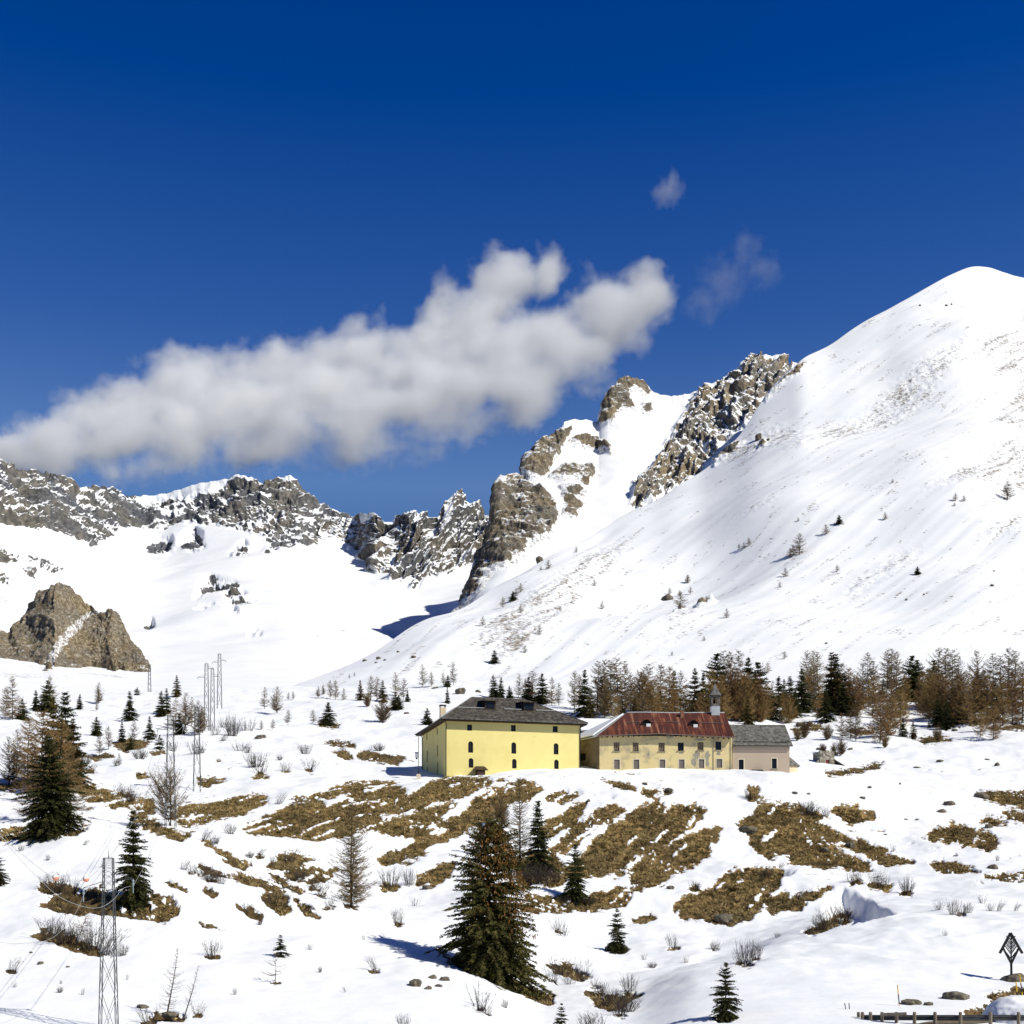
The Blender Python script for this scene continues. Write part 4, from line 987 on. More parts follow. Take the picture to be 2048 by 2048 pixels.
# ------------------------------------------------------------------ the big yellow house
def yellow_house():
    H = House(893, 245, math.radians(15), 20.0)
    W, L, Hh = 26.8, 24.0, 12.75
    root = H.root("yellow_house")
    tag(root, "large bright yellow hipped-roof house with arched windows on the left of the row", "house")
    def fh(u0, u1, v0, v1, arch):
        a, z1 = H.front((u0), v0); b, z0 = H.front(u1, v1)
        return (a, b, z0, z1, arch)
    holes = [fh(934.4, 944.2, 1448.8, 1461.5, False), fh(1022, 1031.6, 1449.6, 1462.8, False), fh(1105.6, 1115.6, 1451.8, 1464.5, False),
             fh(936.4, 946.2, 1482.4, 1505.5, True), fh(1022.8, 1032.4, 1484.4, 1507.4, True), fh(1107.4, 1117.0, 1486.2, 1509, True),
             fh(937.4, 946.8, 1516, 1535.5, True), fh(1024.2, 1033.2, 1517.6, 1537, True), fh(1108.4, 1117.4, 1519, 1538, True)]
    def sh(u0, u1, v0, v1, arch):
        m = (u0 + u1) / 2
        t, z1 = H.side(m, v0); _, z0 = H.side(m, v1)
        return (L - t - 0.5, L - t + 0.5, z0, z1, arch)          # along the wall from the back corner
    sholes = [sh(852.6, 855, 1467, 1480.5, False), sh(873, 875.5, 1456, 1469, False), sh(853, 855.6, 1500, 1524, True), sh(873.7, 876.3, 1489, 1513, True),
              sh(853.5, 856, 1533, 1555, True), sh(874, 876.5, 1523, 1547, True)]
    wl_ = MB()
    O1 = Vector((0, 0, 0)); O2 = Vector((0, L, 0))
    wall_panel(wl_, W, Hh, holes, O1, X_, Y_)
    wall_panel(wl_, L, Hh, sholes, O2, -Y_, X_)
    wl_.poly([(W, 0, 0), (W, L, 0), (W, L, Hh), (W, 0, Hh)]); wl_.poly([(W, L, 0), (0, L, 0), (0, L, Hh), (W, L, Hh)])
    wl_.build("wall", M_YELLOW, root)
    for h in holes: window(root, O1, X_, Y_, h, M_GLASS, M_WOOD, 0.2)
    for h in sholes: window(root, O2, -Y_, X_, h, M_GLASS, M_WOOD, 0.2)
    # hipped roof with deep eaves, built as slabs with thickness
    ov = 1.25; e0, e1 = -ov, W + ov; f0, f1 = -ov, L + ov; ze = Hh + 0.02; zr = 18.9
    ra, rb, ry = 7.7, 18.9, 12.0
    A, B, C_, D = (e0, f0, ze), (e1, f0, ze), (e1, f1, ze), (e0, f1, ze)
    R1, R2 = (ra, ry, zr), (rb, ry, zr)
    rf = MB()
    rf.slab([A, B, R2, R1], 0.28); rf.slab([C_, D, R1, R2], 0.28); rf.slab([B, C_, R2], 0.28); rf.slab([D, A, R1], 0.28)
    roof = rf.build("roof", M_SLATE, root)
    # dark soffit and fascia
    so = MB(); so.box(e0 + 0.05, e1 - 0.05, f0 + 0.05, 0.0, ze - 0.42, ze - 0.30); so.box(e0 + 0.05, 0.0, 0.0, f1 - 0.05, ze - 0.42, ze - 0.30)
    so.box(W, e1 - 0.05, 0.0, f1 - 0.05, ze - 0.42, ze - 0.30)
    so.build("soffit", M_WOOD, root)
    gt = MB(); gt.tube([(e0, f0 - 0.08, ze - 0.12), (e1, f0 - 0.08, ze - 0.12)], 0.11); gt.tube([(e0 - 0.08, f0, ze - 0.12), (e0 - 0.08, f1, ze - 0.12)], 0.11)
    gt.build("gutter", M_SLATE2, root)
    for x, y in ((-0.1, -0.1), (W + 0.02, -0.12), (-0.12, L - 0.3)):
        d = MB(); d.tube([(x, y, 0), (x, y, Hh - 1.0), (x - (0.5 if x < 5 else -0.5), y - 0.9, Hh - 0.15)], 0.085); d.build("downspout", M_DARKMETAL, root)
    # snow guard rail and ridge capping
    k = 6.0 / 13.25
    for xa, xb in ((e0 + k * (ra - e0) + 0.7, 9.5), (12.7, 16.2), (19.2, e1 + k * (rb - e1) - 0.7)):
        sg = MB(); sg.tube([(xa, f0 + 6.0, ze + k * (zr - ze) + 0.25), (xb, f0 + 6.0, ze + k * (zr - ze) + 0.25)], 0.07, 5); sg.build("snow_guard", M_TIN, root)
    rc = MB(); rc.tube([R1, R2], 0.16); rc.tube([A, R1], 0.13); rc.tube([B, R2], 0.13); rc.build("ridge_cap", M_SLATE2, root)
    # two dormers
    slope = (zr - ze) / (ry - f0)
    for u0, u1 in ((969.5, 990.5), (1047, 1067.5)):
        a, _ = H.front(u0, 1423, 5.0); b, _ = H.front(u1, 1423, 5.0)
        yf = 4.6; zb = ze + slope * (yf - f0); zt = zb + 1.75; yt = (zt - ze) / slope + f0
        g = MB()
        g.poly([(a, yf, zb - 0.2), (b, yf, zb - 0.2), (b, yf, zt), (a, yf, zt)])
        g.poly([(a, yf, zb - 0.2), (a, yf, zt), (a, yt, zt)]); g.poly([(b, yf, zb - 0.2), (b, yt, zt), (b, yf, zt)])
        dm = g.build("dormer", M_WOOD, root)
        r2 = MB(); r2.slab([(a - 0.35, yf - 0.6, zt + 0.12), (b + 0.35, yf - 0.6, zt + 0.12), (b + 0.35, yt + 1.4, zt + 0.62), (a - 0.35, yt + 1.4, zt + 0.62)], 0.16); r2.build("dormer_roof", M_SLATE, dm)
        for q in (0.3, 0.68):
            p = MB(); p.box(a + (b - a) * q - 0.42, a + (b - a) * q + 0.42, yf - 0.05, yf - 0.01, zb + 0.25, zt - 0.3); p.build("pane", M_GLASS, dm)
    # small chimney and cowl on the left slope with snow beside it
    cz = ze + (zr - ze) * 0.42
    ch = MB(); ch.box(1.6, 2.7, 13.2, 14.3, cz - 1.2, cz + 1.5); c = ch.build("chimney", M_CREAM, root)
    cc = MB(); cc.box(1.5, 2.8, 13.1, 14.4, cz + 1.9, cz + 2.05)
    for q in ((1.65, 13.25), (2.65, 13.25), (1.65, 14.25), (2.65, 14.25)): cc.box(q[0] - 0.06, q[0] + 0.06, q[1] - 0.06, q[1] + 0.06, cz + 1.5, cz + 1.9)
    cc.build("chimney_cap", M_SLATE, c)
    sn = MB(); kk = lambda x: ze + (zr - ze) * (x - e0) / (ra - e0) + 0.12
    sn.slab([(0.2, 6.0, kk(0.2)), (2.9, 5.4, kk(2.9)), (2.6, 10.5, kk(2.6)), (1.4, 12.4, kk(1.4)), (0.6, 9.5, kk(0.6))], -0.16); sn.build("lying_snow", M_SNOW, roof)
    # cellar hatch roof at the foot of the front wall
    a, z = H.front(942, 1537); b, z2 = H.front(972, 1537)
    z = H.front(957, 1536)[1]
    hb = MB(); hb.slab([(a, -1.7, z - 0.45), (b, -1.7, z - 0.45), (b - 0.3, 0.0, z + 0.35), (a + 0.9, 0.0, z + 0.35)], 0.14); hb.box(a + 0.9, b - 0.5, -1.4, -0.003, z - 1.4, z - 0.5); hb.build("hatch", M_WOOD, root)
    # window lintels painted a shade paler
    return H
HY = yellow_house()

# ------------------------------------------------------------------ the ochre house with the rusty roof, belfry on its ridge
def ochre_house():
    H = House(1199, 251.5, math.radians(1.5), 22.0)
    W = H.front(1464, 1500)[0]; L = 14.0
    Hh = 30.3 - 22.0
    root = H.root("ochre_house")
    tag(root, "weathered ochre house with rusty red metal roof and a small belfry", "house")
    def fh(u0, u1, v0, v1):
        a, z1 = H.front(u0, v0); b, z0 = H.front(u1, v1); return (a, b, z0, z1, False)
    up = [fh(1227.3, 1238.8, 1484.6, 1502.6), fh(1265.4, 1277, 1485, 1502.8), fh(1317, 1329.3, 1485.4, 1503), fh(1355.6, 1367.6, 1485, 1501.8), fh(1395, 1407, 1484.2, 1501), fh(1430.8, 1442.6, 1483, 1500)]
    lo = [fh(1228.3, 1239.4, 1519.2, 1538), fh(1267.4, 1278.4, 1519.2, 1538), fh(1319.3, 1330.4, 1519, 1538), fh(1358, 1369, 1519, 1537), fh(1397.6, 1408.4, 1518.4, 1536), fh(1433, 1444.4, 1518, 1535.6)]
    th = 22.0 * 0
    # the side wall stands back at an angle: its far corner shows left of the front corner
    bx, by = -1.0, 0.0
    sx = -6.2; sy = 12.0                                    # far left corner of the slanted side wall
    ux2 = (Vector((0, 0, 0)) - Vector((sx, sy, 0))); wlen = ux2.length; ux2.normalize(); inn2 = Vector((-ux2.y, ux2.x, 0))
    wl_ = MB()
    O1 = Vector((0, 0, 0)); O2 = Vector((sx, sy, 0))
    wall_panel(wl_, W, Hh, up + lo, O1, X_, Y_)
    shole = [(wlen * 0.42, wlen * 0.62, 4.0, 5.4, False)]
    sw = MB(); wall_panel(sw, wlen, Hh, shole, O2, ux2, inn2); sw = sw.build("side_wall", M_OLDWALL_SHADE, root); sw["label"] = "stained side wall with shade painted into its colour"
    wl_.poly([(W, 0, 0), (W, L, 0), (W, L, Hh), (W, 0, Hh)]); wl_.poly([(W, L, 0), (sx, sy, 0), (sx, sy, Hh), (W, L, Hh)])
    wl_.poly([(W, 0, Hh), (W, L, Hh), (W, 7.0, 13.7)])
    wl_.build("wall", M_OCHRE, root)
    dark = {3, 5}
    for i, h in enumerate(up):
        window(root, O1, X_, Y_, h, M_GLASS if i in dark else M_SHUT2, M_WOOD, 0.16, surround=None, mull=True, leaf=i not in dark, sill=True,
               label="upper window standing open and dark" if i in dark else None)
    for i, h in enumerate(lo):
        window(root, O1, X_, Y_, h, M_SHUT, M_SHUT, 0.08, surround=M_TRIM, mull=False, leaf=True)
    window(root, O2, ux2, inn2, shole[0], M_GLASS, M_WOOD, 0.16)
    # bare render where the plaster has fallen, pieces 1.5 cm proud or so with ragged outlines
    rnd = random.Random(5)
    def patch(u, v, ru, rv, seed):
        a, z = H.front(u, v); s = 251 / F
        r_ = random.Random(seed); k = 22; pts = []
        for i in range(k):
            t = 2 * math.pi * i / k; q = r_.uniform(0.65, 1.12)
            pts.append((a + ru * s * q * math.cos(t), z + rv * s * q * math.sin(t)))
        return pts
    inside = lambda x, z: any(h[0] - 0.2 < x < h[1] + 0.2 and h[2] - 0.15 < z < h[3] + 0.2 for h in up + lo)
    for (u, v, ru, rv, sd) in ((1393, 1510, 8, 8, 1), (1415, 1512, 5, 11, 2), (1388, 1524, 6, 10, 3), (1372, 1470, 12, 3, 7), (1340, 1473, 10, 3, 8), (1437, 1507, 5, 4, 9), (1400, 1479, 14, 2.5, 11), (1362, 1506, 5, 2, 13), (1297, 1509, 2.5, 5, 14), (1415, 1527, 4, 6, 15), (1294, 1488, 3, 1.5, 16)):
        pts = patch(u, v, ru, rv, sd)
        if any(inside(x, z) for x, z in pts):
            pts = [(x, z) for x, z in pts if not inside(x, z)]
        if len(pts) > 4: pb = MB(); pb.poly([(x, -0.008 - 0.001 * sd / 4, z) for x, z in pts]); pb.build("bare_render", M_BARE, root)
    # roof: front slope with a slightly bowed eave, left hip, right gable
    ov = 0.95; ry = 7.0; zr = 35.85 - 22.0
    n = 26; ex0, ex1 = -0.6, W + 0.35
    rx0 = H.front(1254, 1430, ry)[0]; rx1 = H.front(1449, 1430, ry)[0]
    rf = MB()
    rows = []
    for i in range(n + 1):
        q = i / n
        bow = 0.55 * max(0, 1 - abs(q - 0.46) / 0.46) ** 0.9
        ez = 30.15 - 22 + bow - 0.1 * q
        rows.append(((ex0 + (ex1 - ex0) * q, -ov, ez), (rx0 + (rx1 - rx0) * q, ry, zr + 0.04 * math.sin(9 * q))))
    for i in range(n):
        (a, b), (c, d) = rows[i], rows[i + 1]
        rf.poly([a, c, d, b]); rf.poly([(a[0], a[1], a[2] - 0.14), (b[0], b[1], b[2] - 0.14), (d[0], d[1], d[2] - 0.14), (c[0], c[1], c[2] - 0.14)])
        rf.poly([(a[0], a[1], a[2] - 0.14), (c[0], c[1], c[2] - 0.14), c, a])
    back_l = (sx - 0.6, sy + 0.8, 8.0); back_r = (ex1, L + 0.9, 8.2)
    rf.slab([back_r, back_l, (rx0, ry, zr), (rx1, ry, zr)], 0.14)
    roof = rf.build("roof", M_RUST, root)
    # standing seams
    for i in range(1, 52):
        q = i / 52; k = min(n - 1, int(q * n)); f = q * n - k
        a = Vector(rows[k][0]).lerp(Vector(rows[k + 1][0]), f); b = Vector(rows[k][1]).lerp(Vector(rows[k + 1][1]), f)
        sm = MB(); sm.tube([a + Vector((0, 0, 0.02)), b + Vector((0, 0, 0.02))], 0.035, 4); sm.build("seam", M_RUST, roof)
    hp = MB(); hp.slab([(sx - 0.5, sy + 0.6, 8.05), (ex0, -ov, rows[0][0][2]), (rx0, ry, zr)], 0.16); hp.build("hip", M_TIN, roof)
    sn = MB()
    p = [Vector((sx - 0.3, sy + 0.2, 8.22)), Vector((ex0 - 0.1, -0.3, rows[0][0][2] + 0.3)), Vector((rx0 - 0.4, ry - 0.3, zr - 0.12))]
    sn.slab([p[0].lerp(p[2], 0.02), p[0].lerp(p[1], 0.92), p[2].lerp(p[1], 0.05)], -0.22); sn.build("lying_snow", M_SNOW, roof)
    for i in range(30):
        q = (i + 0.5) / 30; k = int(q * n); a = rows[k][0]
        ev = MB(); ev.box(a[0] - 0.09, a[0] + 0.09, -ov + 0.12, -0.002, a[2] - 0.34, a[2] - 0.16); ev.build("rafter", M_WOOD, root)
    gt = MB(); gt.tube([(r[0][0], -ov - 0.07, r[0][2] - 0.05) for r in rows], 0.09, 6); gt.build("gutter", M_SHUT, root)
    for qa, qb in ((0.15, 0.4), (0.46, 0.58), (0.72, 0.98)):
        sg = MB(); sg.tube([Vector(rows[int(qa * n)][0]).lerp(Vector(rows[int(qa * n)][1]), 0.52) + Vector((0, 0, 0.2)), Vector(rows[int(qb * n)][0]).lerp(Vector(rows[int(qb * n)][1]), 0.52) + Vector((0, 0, 0.2))], 0.06, 5); sg.build("snow_guard", M_SHUT, roof)
    rc = MB(); rc.tube([r[1] for r in rows], 0.15, 6); rc.build("ridge_cap", M_TIN, roof)
    # two rounded eyebrow dormers
    for u0, u1 in ((1282, 1302.5), (1376, 1396)):
        a, _ = H.front(u0, 1445, 3.0); b, _ = H.front(u1, 1445, 3.0); m = (a + b) / 2; r = (b - a) / 2
        q = (m - ex0) / (ex1 - ex0); ez = rows[int(q * n)][0][2]; sl = (zr - ez) / (ry + ov)
        yf = 2.3; zb = ez + sl * (yf + ov)
        g = MB(); hd = MB(); k = 10
        arc = [(m - r * math.cos(t) , zb + 1.05 * math.sin(t)) for t in np.linspace(0, math.pi, k)]
        hd.poly([(x, yf, z) for x, z in arc][::-1])
        for (xa, za), (xb, zb_) in zip(arc[:-1], arc[1:]):
            g.poly([(xa, yf - 0.3, za + 0.06), (xb, yf - 0.3, zb_ + 0.06), (xb, (zb_ - ez) / sl - ov + 0.35, zb_ + 0.06), (xa, (za - ez) / sl - ov + 0.35, za + 0.06)])
        dm = g.build("dormer", M_RUST, roof); hd.build("opening", M_DARK, dm)
        s_ = MB(); s_.box(m - r * 0.1, m + r * 0.75, yf - 0.5, yf - 0.05, zb - 0.35, zb + 0.25); s_.build("lying_snow", M_SNOW, dm)
    # chimney
    cx = H.front(1364, 1430, 5.6)[0]
    ch = MB(); ch.box(cx - 0.35, cx + 0.35, 5.2, 5.9, zr - 2.0, zr + 0.1); ch.build("chimney", M_BRICK, roof)
    # stove pipe on the left hip
    # belfry on the right end of the ridge
    tx = H.front(1430, 1420, ry)[0]; w = 0.86
    t = MB(); t.box(tx - w, tx + w, ry - w, ry + w, zr - 1.2, zr + 1.25); bel = t.build("belfry", M_TIN, root)
    po = MB()
    for dx in (-1, 1):
        for dy in (-1, 1):
            po.box(tx + dx * (w - 0.13) - 0.13, tx + dx * (w - 0.13) + 0.13, ry + dy * (w - 0.13) - 0.13, ry + dy * (w - 0.13) + 0.13, zr + 1.25, zr + 3.45)
    po.box(tx - w, tx + w, ry - w, ry + w, zr + 3.1, zr + 3.45); po.box(tx - w, tx + w, ry - w, ry + w, zr + 1.25, zr + 1.75)
    po.box(tx - 0.04, tx + 0.04, ry - w, ry + w, zr + 1.75, zr + 3.1); po.box(tx - w + 0.05, tx - w + 0.35, ry - w + 0.3, ry + w - 0.3, zr + 1.75, zr + 3.1)
    po.build("bell_chamber", M_SHUT, bel)
    bl = MB(); pr = [(0.02, 0.75), (0.16, 0.72), (0.24, 0.5), (0.3, 0.2), (0.42, 0.0)]
    for (r0, z0), (r1, z1) in zip(pr[:-1], pr[1:]):
        bl.tube([(tx, ry, zr + 2.0 + z0), (tx, ry, zr + 2.0 + z1)], r0, 10, r1, cap=False)
    bl.build("bell", M_DARKMETAL, bel)
    sp = MB(); e = 1.15; z0 = zr + 3.46; k = 1.35
    lv = [(e, z0), (0.82, z0 + 0.55), (0.36, z0 + 1.6), (0.03, z0 + 2.5)]
    for (ra, za), (rb, zb_) in zip(lv[:-1], lv[1:]):
        for i in range(4):
            c0 = [(-1, -1), (1, -1), (1, 1), (-1, 1)]
            p0, p1 = c0[i], c0[(i + 1) % 4]
            sp.poly([(tx + p0[0] * ra, ry + p0[1] * ra, za), (tx + p1[0] * ra, ry + p1[1] * ra, za), (tx + p1[0] * rb, ry + p1[1] * rb, zb_), (tx + p0[0] * rb, ry + p0[1] * rb, zb_)])
    sp.poly([(tx - e, ry - e, z0), (tx - e, ry + e, z0), (tx + e, ry + e, z0), (tx + e, ry - e, z0)])
    sp.tube([(tx, ry, z0 + 2.4), (tx, ry, z0 + 3.1)], 0.03, 5)
    sp.build("spire", M_SLATE2, bel)
    for q in (H.front(1427, 1490)[0], W - 0.25):
        d = MB(); d.tube([(q, -0.1, Hh - 0.6), (q, -0.1, 0.5)], 0.055); d.build("downspout", M_BARE, root)
    return H
HO = ochre_house()

# ------------------------------------------------------------------ the chapel: pinkish nave, slate roof, low cream apse
def chapel():
    H = House(1465, 252.7, math.radians(2), 19.0)
    W = H.front(1579, 1520)[0]; L = 9.0
    ez = (HOR - 1491) / F * 252.5 - 19.0; ry = 5.0; zr = (HOR - 1449) / F * (252.5 + ry) - 19.0
    root = H.root("chapel"); tag(root, "dull pink chapel with grey slate roof and low rounded apse", "chapel")
    def fh(u0, u1, v0, v1):
        a, z1 = H.front(u0, v0); b, z0 = H.front(u1, v1); return (a, b, z0, z1, False)
    hs = [fh(1477.2, 1487.4, 1519, 1539.4), fh(1543.6, 1553.6, 1517, 1537)]
    wl_ = MB(); wh = ez + 0.4
    wall_panel(wl_, W, wh, hs, Vector((0, 0, 0)), X_, Y_)
    wl_.poly([(W, 0, 0), (W, 2 * ry, 0), (W, 2 * ry, wh), (W, ry, zr - 0.2), (W, 0, wh)]); wl_.poly([(0, 2 * ry, 0), (0, 0, 0), (0, 0, wh), (0, ry, zr - 0.2), (0, 2 * ry, wh)]); wl_.poly([(W, 2 * ry, 0), (0, 2 * ry, 0), (0, 2 * ry, wh), (W, 2 * ry, wh)])
    wl_.build("wall", M_PINK, root)
    for h in hs: window(root, Vector((0, 0, 0)), X_, Y_, h, M_GLASS, M_WOOD, 0.2, surround=M_TRIM, mull=False, sill=True)
    rf = MB(); o = 0.55; x1 = W + 0.55; sl = (zr - ez) / (ry + o)
    rf.slab([(0.02, -o, ez), (x1, -o, ez), (x1 - 0.2, ry, zr), (0.02, ry, zr)], 0.22); rf.slab([(x1, 2 * ry + o, ez), (0.02, 2 * ry + o, ez), (0.02, ry, zr + 0.01), (x1 - 0.2, ry, zr + 0.01)], 0.22)
    roof = rf.build("roof", M_SLATE2, root)
    sg = MB(); sg.tube([(0.3, -o + 0.8, ez + 0.8 * sl + 0.1), (x1 - 0.3, -o + 0.8, ez + 0.8 * sl + 0.1)], 0.06, 5); sg.build("snow_guard", M_DARKMETAL, roof)
    co = MB(); co.box(0.0, W, -0.22, -0.003, ez - 0.55, ez - 0.12); co.build("cornice", M_PINK, root)
    gt = MB(); gt.tube([(0, -o - 0.08, ez - 0.1), (x1, -o - 0.08, ez - 0.1)], 0.09, 6); gt.build("gutter", M_DARKMETAL, root)
    # apse: half cylinder with half-cone roof
    ap = MB(); cy = ry; r = 2.9; zt = (HOR - 1528) / F * 254.5 - 19.0; k = 14
    ring = [(W + r * math.sin(t) * 0.98, cy - r * math.cos(t)) for t in np.linspace(0, math.pi, k)]
    for (xa, ya), (xb, yb) in zip(ring[:-1], ring[1:]): ap.poly([(xa, ya, 0), (xb, yb, 0), (xb, yb, zt), (xa, ya, zt)])
    a = ap.build("apse", M_CREAM, root)
    ar = MB(); ze = zt - 0.1; top = (W + 0.003, cy, (HOR - 1501) / F * 256.5 - 19)
    ring2 = [(W + (r + 0.45) * math.sin(t), cy - (r + 0.45) * math.cos(t)) for t in np.linspace(0, math.pi, k)]
    for (xa, ya), (xb, yb) in zip(ring2[:-1], ring2[1:]): ar.slab([(xa, ya, ze), (xb, yb, ze), top], 0.16)
    ar.build("apse_roof", M_SLATE2, a)
    c, z = H.front(1505, 1548); d, z1 = H.front(1523, 1542)
    hb = MB(); hb.slab([(c - 0.2, -1.0, z1 - 0.1), (d + 0.2, -1.0, z1 - 0.1), (d + 0.2, -0.003, z1 + 0.25), (c - 0.2, -0.003, z1 + 0.25)], 0.1); hb.box(c, d, -0.85, -0.005, z - 1.0, z1 - 0.12); hb.build("hatch", M_DARK, root)
    return H
HC = chapel()

# ------------------------------------------------------------------ snow-covered low house behind the gap, and the stone hut
def low_house():
    Y = 275; x0 = (1166 - 1024) / F * Y; z0 = 26.0; zb = (HOR - 1480) / F * Y
    root = empty("low_house", (x0, Y, z0), math.radians(4)); tag(root, "low stone house under a thick snowy roof between the yellow and ochre houses", "house")
    W, L = 9.5, 9.0; h = (HOR - 1463) / F * Y - z0; r = (HOR - 1440) / F * (Y + 4) - z0
    w = MB(); hole = [(1.0, 1.9, h - 2.4, h - 1.0, False)]
    wall_panel(w, W, h, hole, Vector((0, 0, 0)), X_, Y_)
    w.poly([(0, L, 0), (0, 0, 0), (0, 0, h), (0, L / 2, r - 0.2), (0, L, h)]); w.poly([(W, 0, 0), (W, L, 0), (W, L, h), (W, L / 2, r - 0.2), (W, 0, h)]); w.poly([(W, L, 0), (0, L, 0), (0, L, h), (W, L, h)])
    w.build("wall", M_STONE, root)
    window(root, Vector((0, 0, 0)), X_, Y_, hole[0], M_GLASS, M_WOOD, 0.2)
    f = MB(); f.slab([(-0.6, -0.6, h - 0.1), (W + 0.6, -0.6, h - 0.1), (W + 0.6, L / 2, r), (-0.6, L / 2, r)], 0.2); f.slab([(W + 0.6, L + 0.6, h - 0.1), (-0.6, L + 0.6, h - 0.1), (-0.6, L / 2, r), (W + 0.6, L / 2, r)], 0.2)
    roof = f.build("roof", M_SLATE, root)
    s = MB(); s.slab([(-0.5, -0.5, h - 0.05), (W + 0.5, -0.5, h - 0.05), (W + 0.5, L / 2, r + 0.05), (-0.5, L / 2, r + 0.05)], -0.4); s.build("lying_snow", M_SNOW, roof)
    c = MB(); c.box(W * 0.86, W * 0.86 + 0.8, 2.6, 3.4, h, r + 0.6); c.build("chimney", M_BRICK, root)
low_house()

def stone_hut():
    Y = 287; x0 = (1640 - 1024) / F * Y
    zg = (HOR - 1542) / F * Y
    root = empty("stone_hut", (x0, Y, zg), math.radians(12)); tag(root, "small ruined stone hut with a red door right of the chapel", "hut")
    W = 3.5; h = (HOR - 1503) / F * Y - zg
    d = (1.4, 2.35, 0.9, 2.55, False)
    w = MB(); wall_panel(w, W, h, [d], Vector((0, 0, 0)), X_, Y_, 0.4)
    # stepped, broken top edge
    for i, (a, b, t) in enumerate(((0, 0.7, 0.25), (0.7, 1.3, 0.1), (1.3, 2.2, 0.3), (2.2, 3.5, 0.12))): w.box(a, b - 0.003, 0.0, 0.6, h, h + t)
    w.poly([(W, 0, 0), (W, 3.6, 0), (W, 3.6, h), (W, 0, h)]); w.poly([(0, 3.6, 0), (0, 0, 0), (0, 0, h), (0, 3.6, h)]); w.poly([(W, 3.6, 0), (0, 3.6, 0), (0, 3.6, h), (W, 3.6, h)]); w.poly([(0, 0.6, h), (W, 0.6, h), (W, 3.6, h), (0, 3.6, h)])
    w.build("wall", M_STONE, root)
    dm = MB(); dm.box(d[0], d[1], 0.2, 0.26, d[2], d[3]); dr = dm.build("door", M_RED, root)
    hn = MB(); hn.box(d[1] - 0.2, d[1] - 0.14, 0.14, 0.198, d[2] + 0.75, d[2] + 0.9); hn.build("handle", M_DARKMETAL, dr)
    # buttress wall falling to the left, and lean-to on the right
    b = MB(); b.poly([(-2.0, 0.15, 0.9), (-0.003, 0.15, 0.6), (-0.003, 0.15, h * 0.62), (-0.9, 0.15, h * 0.42)]); b.poly([(-2.0, 0.85, 0.9), (-0.9, 0.85, h * 0.42), (-0.003, 0.85, h * 0.62), (-0.003, 0.85, 0.6)])
    b.poly([(-2.0, 0.15, 0.9), (-0.9, 0.15, h * 0.42), (-0.9, 0.85, h * 0.42), (-2.0, 0.85, 0.9)]); b.poly([(-0.9, 0.15, h * 0.42), (-0.003, 0.15, h * 0.62), (-0.003, 0.85, h * 0.62), (-0.9, 0.85, h * 0.42)]); b.build("buttress", M_STONE, root)
    r = MB(); r.slab([(W + 0.003, -0.1, h * 0.62), (W + 2.3, -0.1, h * 0.33), (W + 2.3, 3.4, h * 0.33), (W + 0.003, 3.4, h * 0.62)], 0.16); r.build("lean_to_roof", M_SLATE, root)
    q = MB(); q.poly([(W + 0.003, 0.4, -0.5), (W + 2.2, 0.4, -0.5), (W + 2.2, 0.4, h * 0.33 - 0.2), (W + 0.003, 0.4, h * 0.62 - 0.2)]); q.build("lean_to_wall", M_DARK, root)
    p = MB(); p.box(W + 2.2, W + 2.55, -0.05, 0.6, -0.4, h * 0.36); p.build("stone_post", M_STONE, root)
    p = MB(); p.box(W - 0.4, W + 0.9, -0.9, -0.3, -0.9, 0.7); p.build("stone_block", M_STONE, root)
stone_hut()

# ------------------------------------------------------------------ street lamp at the left corner of the yellow house
def street_lamp():
    Y = 243; x = (837 - 1024) / F * Y; zb = gz(x, Y); zt = (HOR - 1468) / F * Y
    root = empty("street_lamp", (x, Y, zb)); tag(root, "thin dark street lamp with a glass lantern beside the yellow house's left corner", "street lamp")
    H = zt - zb
    m = MB(); m.tube([(0, 0, -0.3), (0, 0, 1.6)], 0.12, 8, 0.09); m.tube([(0, 0, 1.6), (0, 0, H)], 0.055, 8, 0.05); m.build("pole", M_DARKMETAL, root)
    b = MB(); b.box(-0.35, 0.35, -0.35, 0.35, -0.4, 1.0); b.build("base", M_TRIM, root)
    a = MB(); a.tube([(-0.85, 0, H - 0.15), (0.15, 0, H + 0.15)], 0.035); a.tube([(-0.5, 0, H - 0.5), (0, 0, H)], 0.03); a.build("arm", M_DARKMETAL, root)
    k = MB(); k.box(-0.62, -0.05, -0.25, 0.25, H * 0.48, H * 0.48 + 0.85); l_ = k.build("lantern", M_TIN, root)
    c = MB(); c.box(-0.70, 0.03, -0.32, 0.32, H * 0.48 + 0.855, H * 0.48 + 1.0); c.box(-0.5, -0.2, -0.14, 0.14, H * 0.48 - 0.3, H * 0.48 - 0.005); c.build("lantern_cap", M_DARKMETAL, l_)
street_lamp()
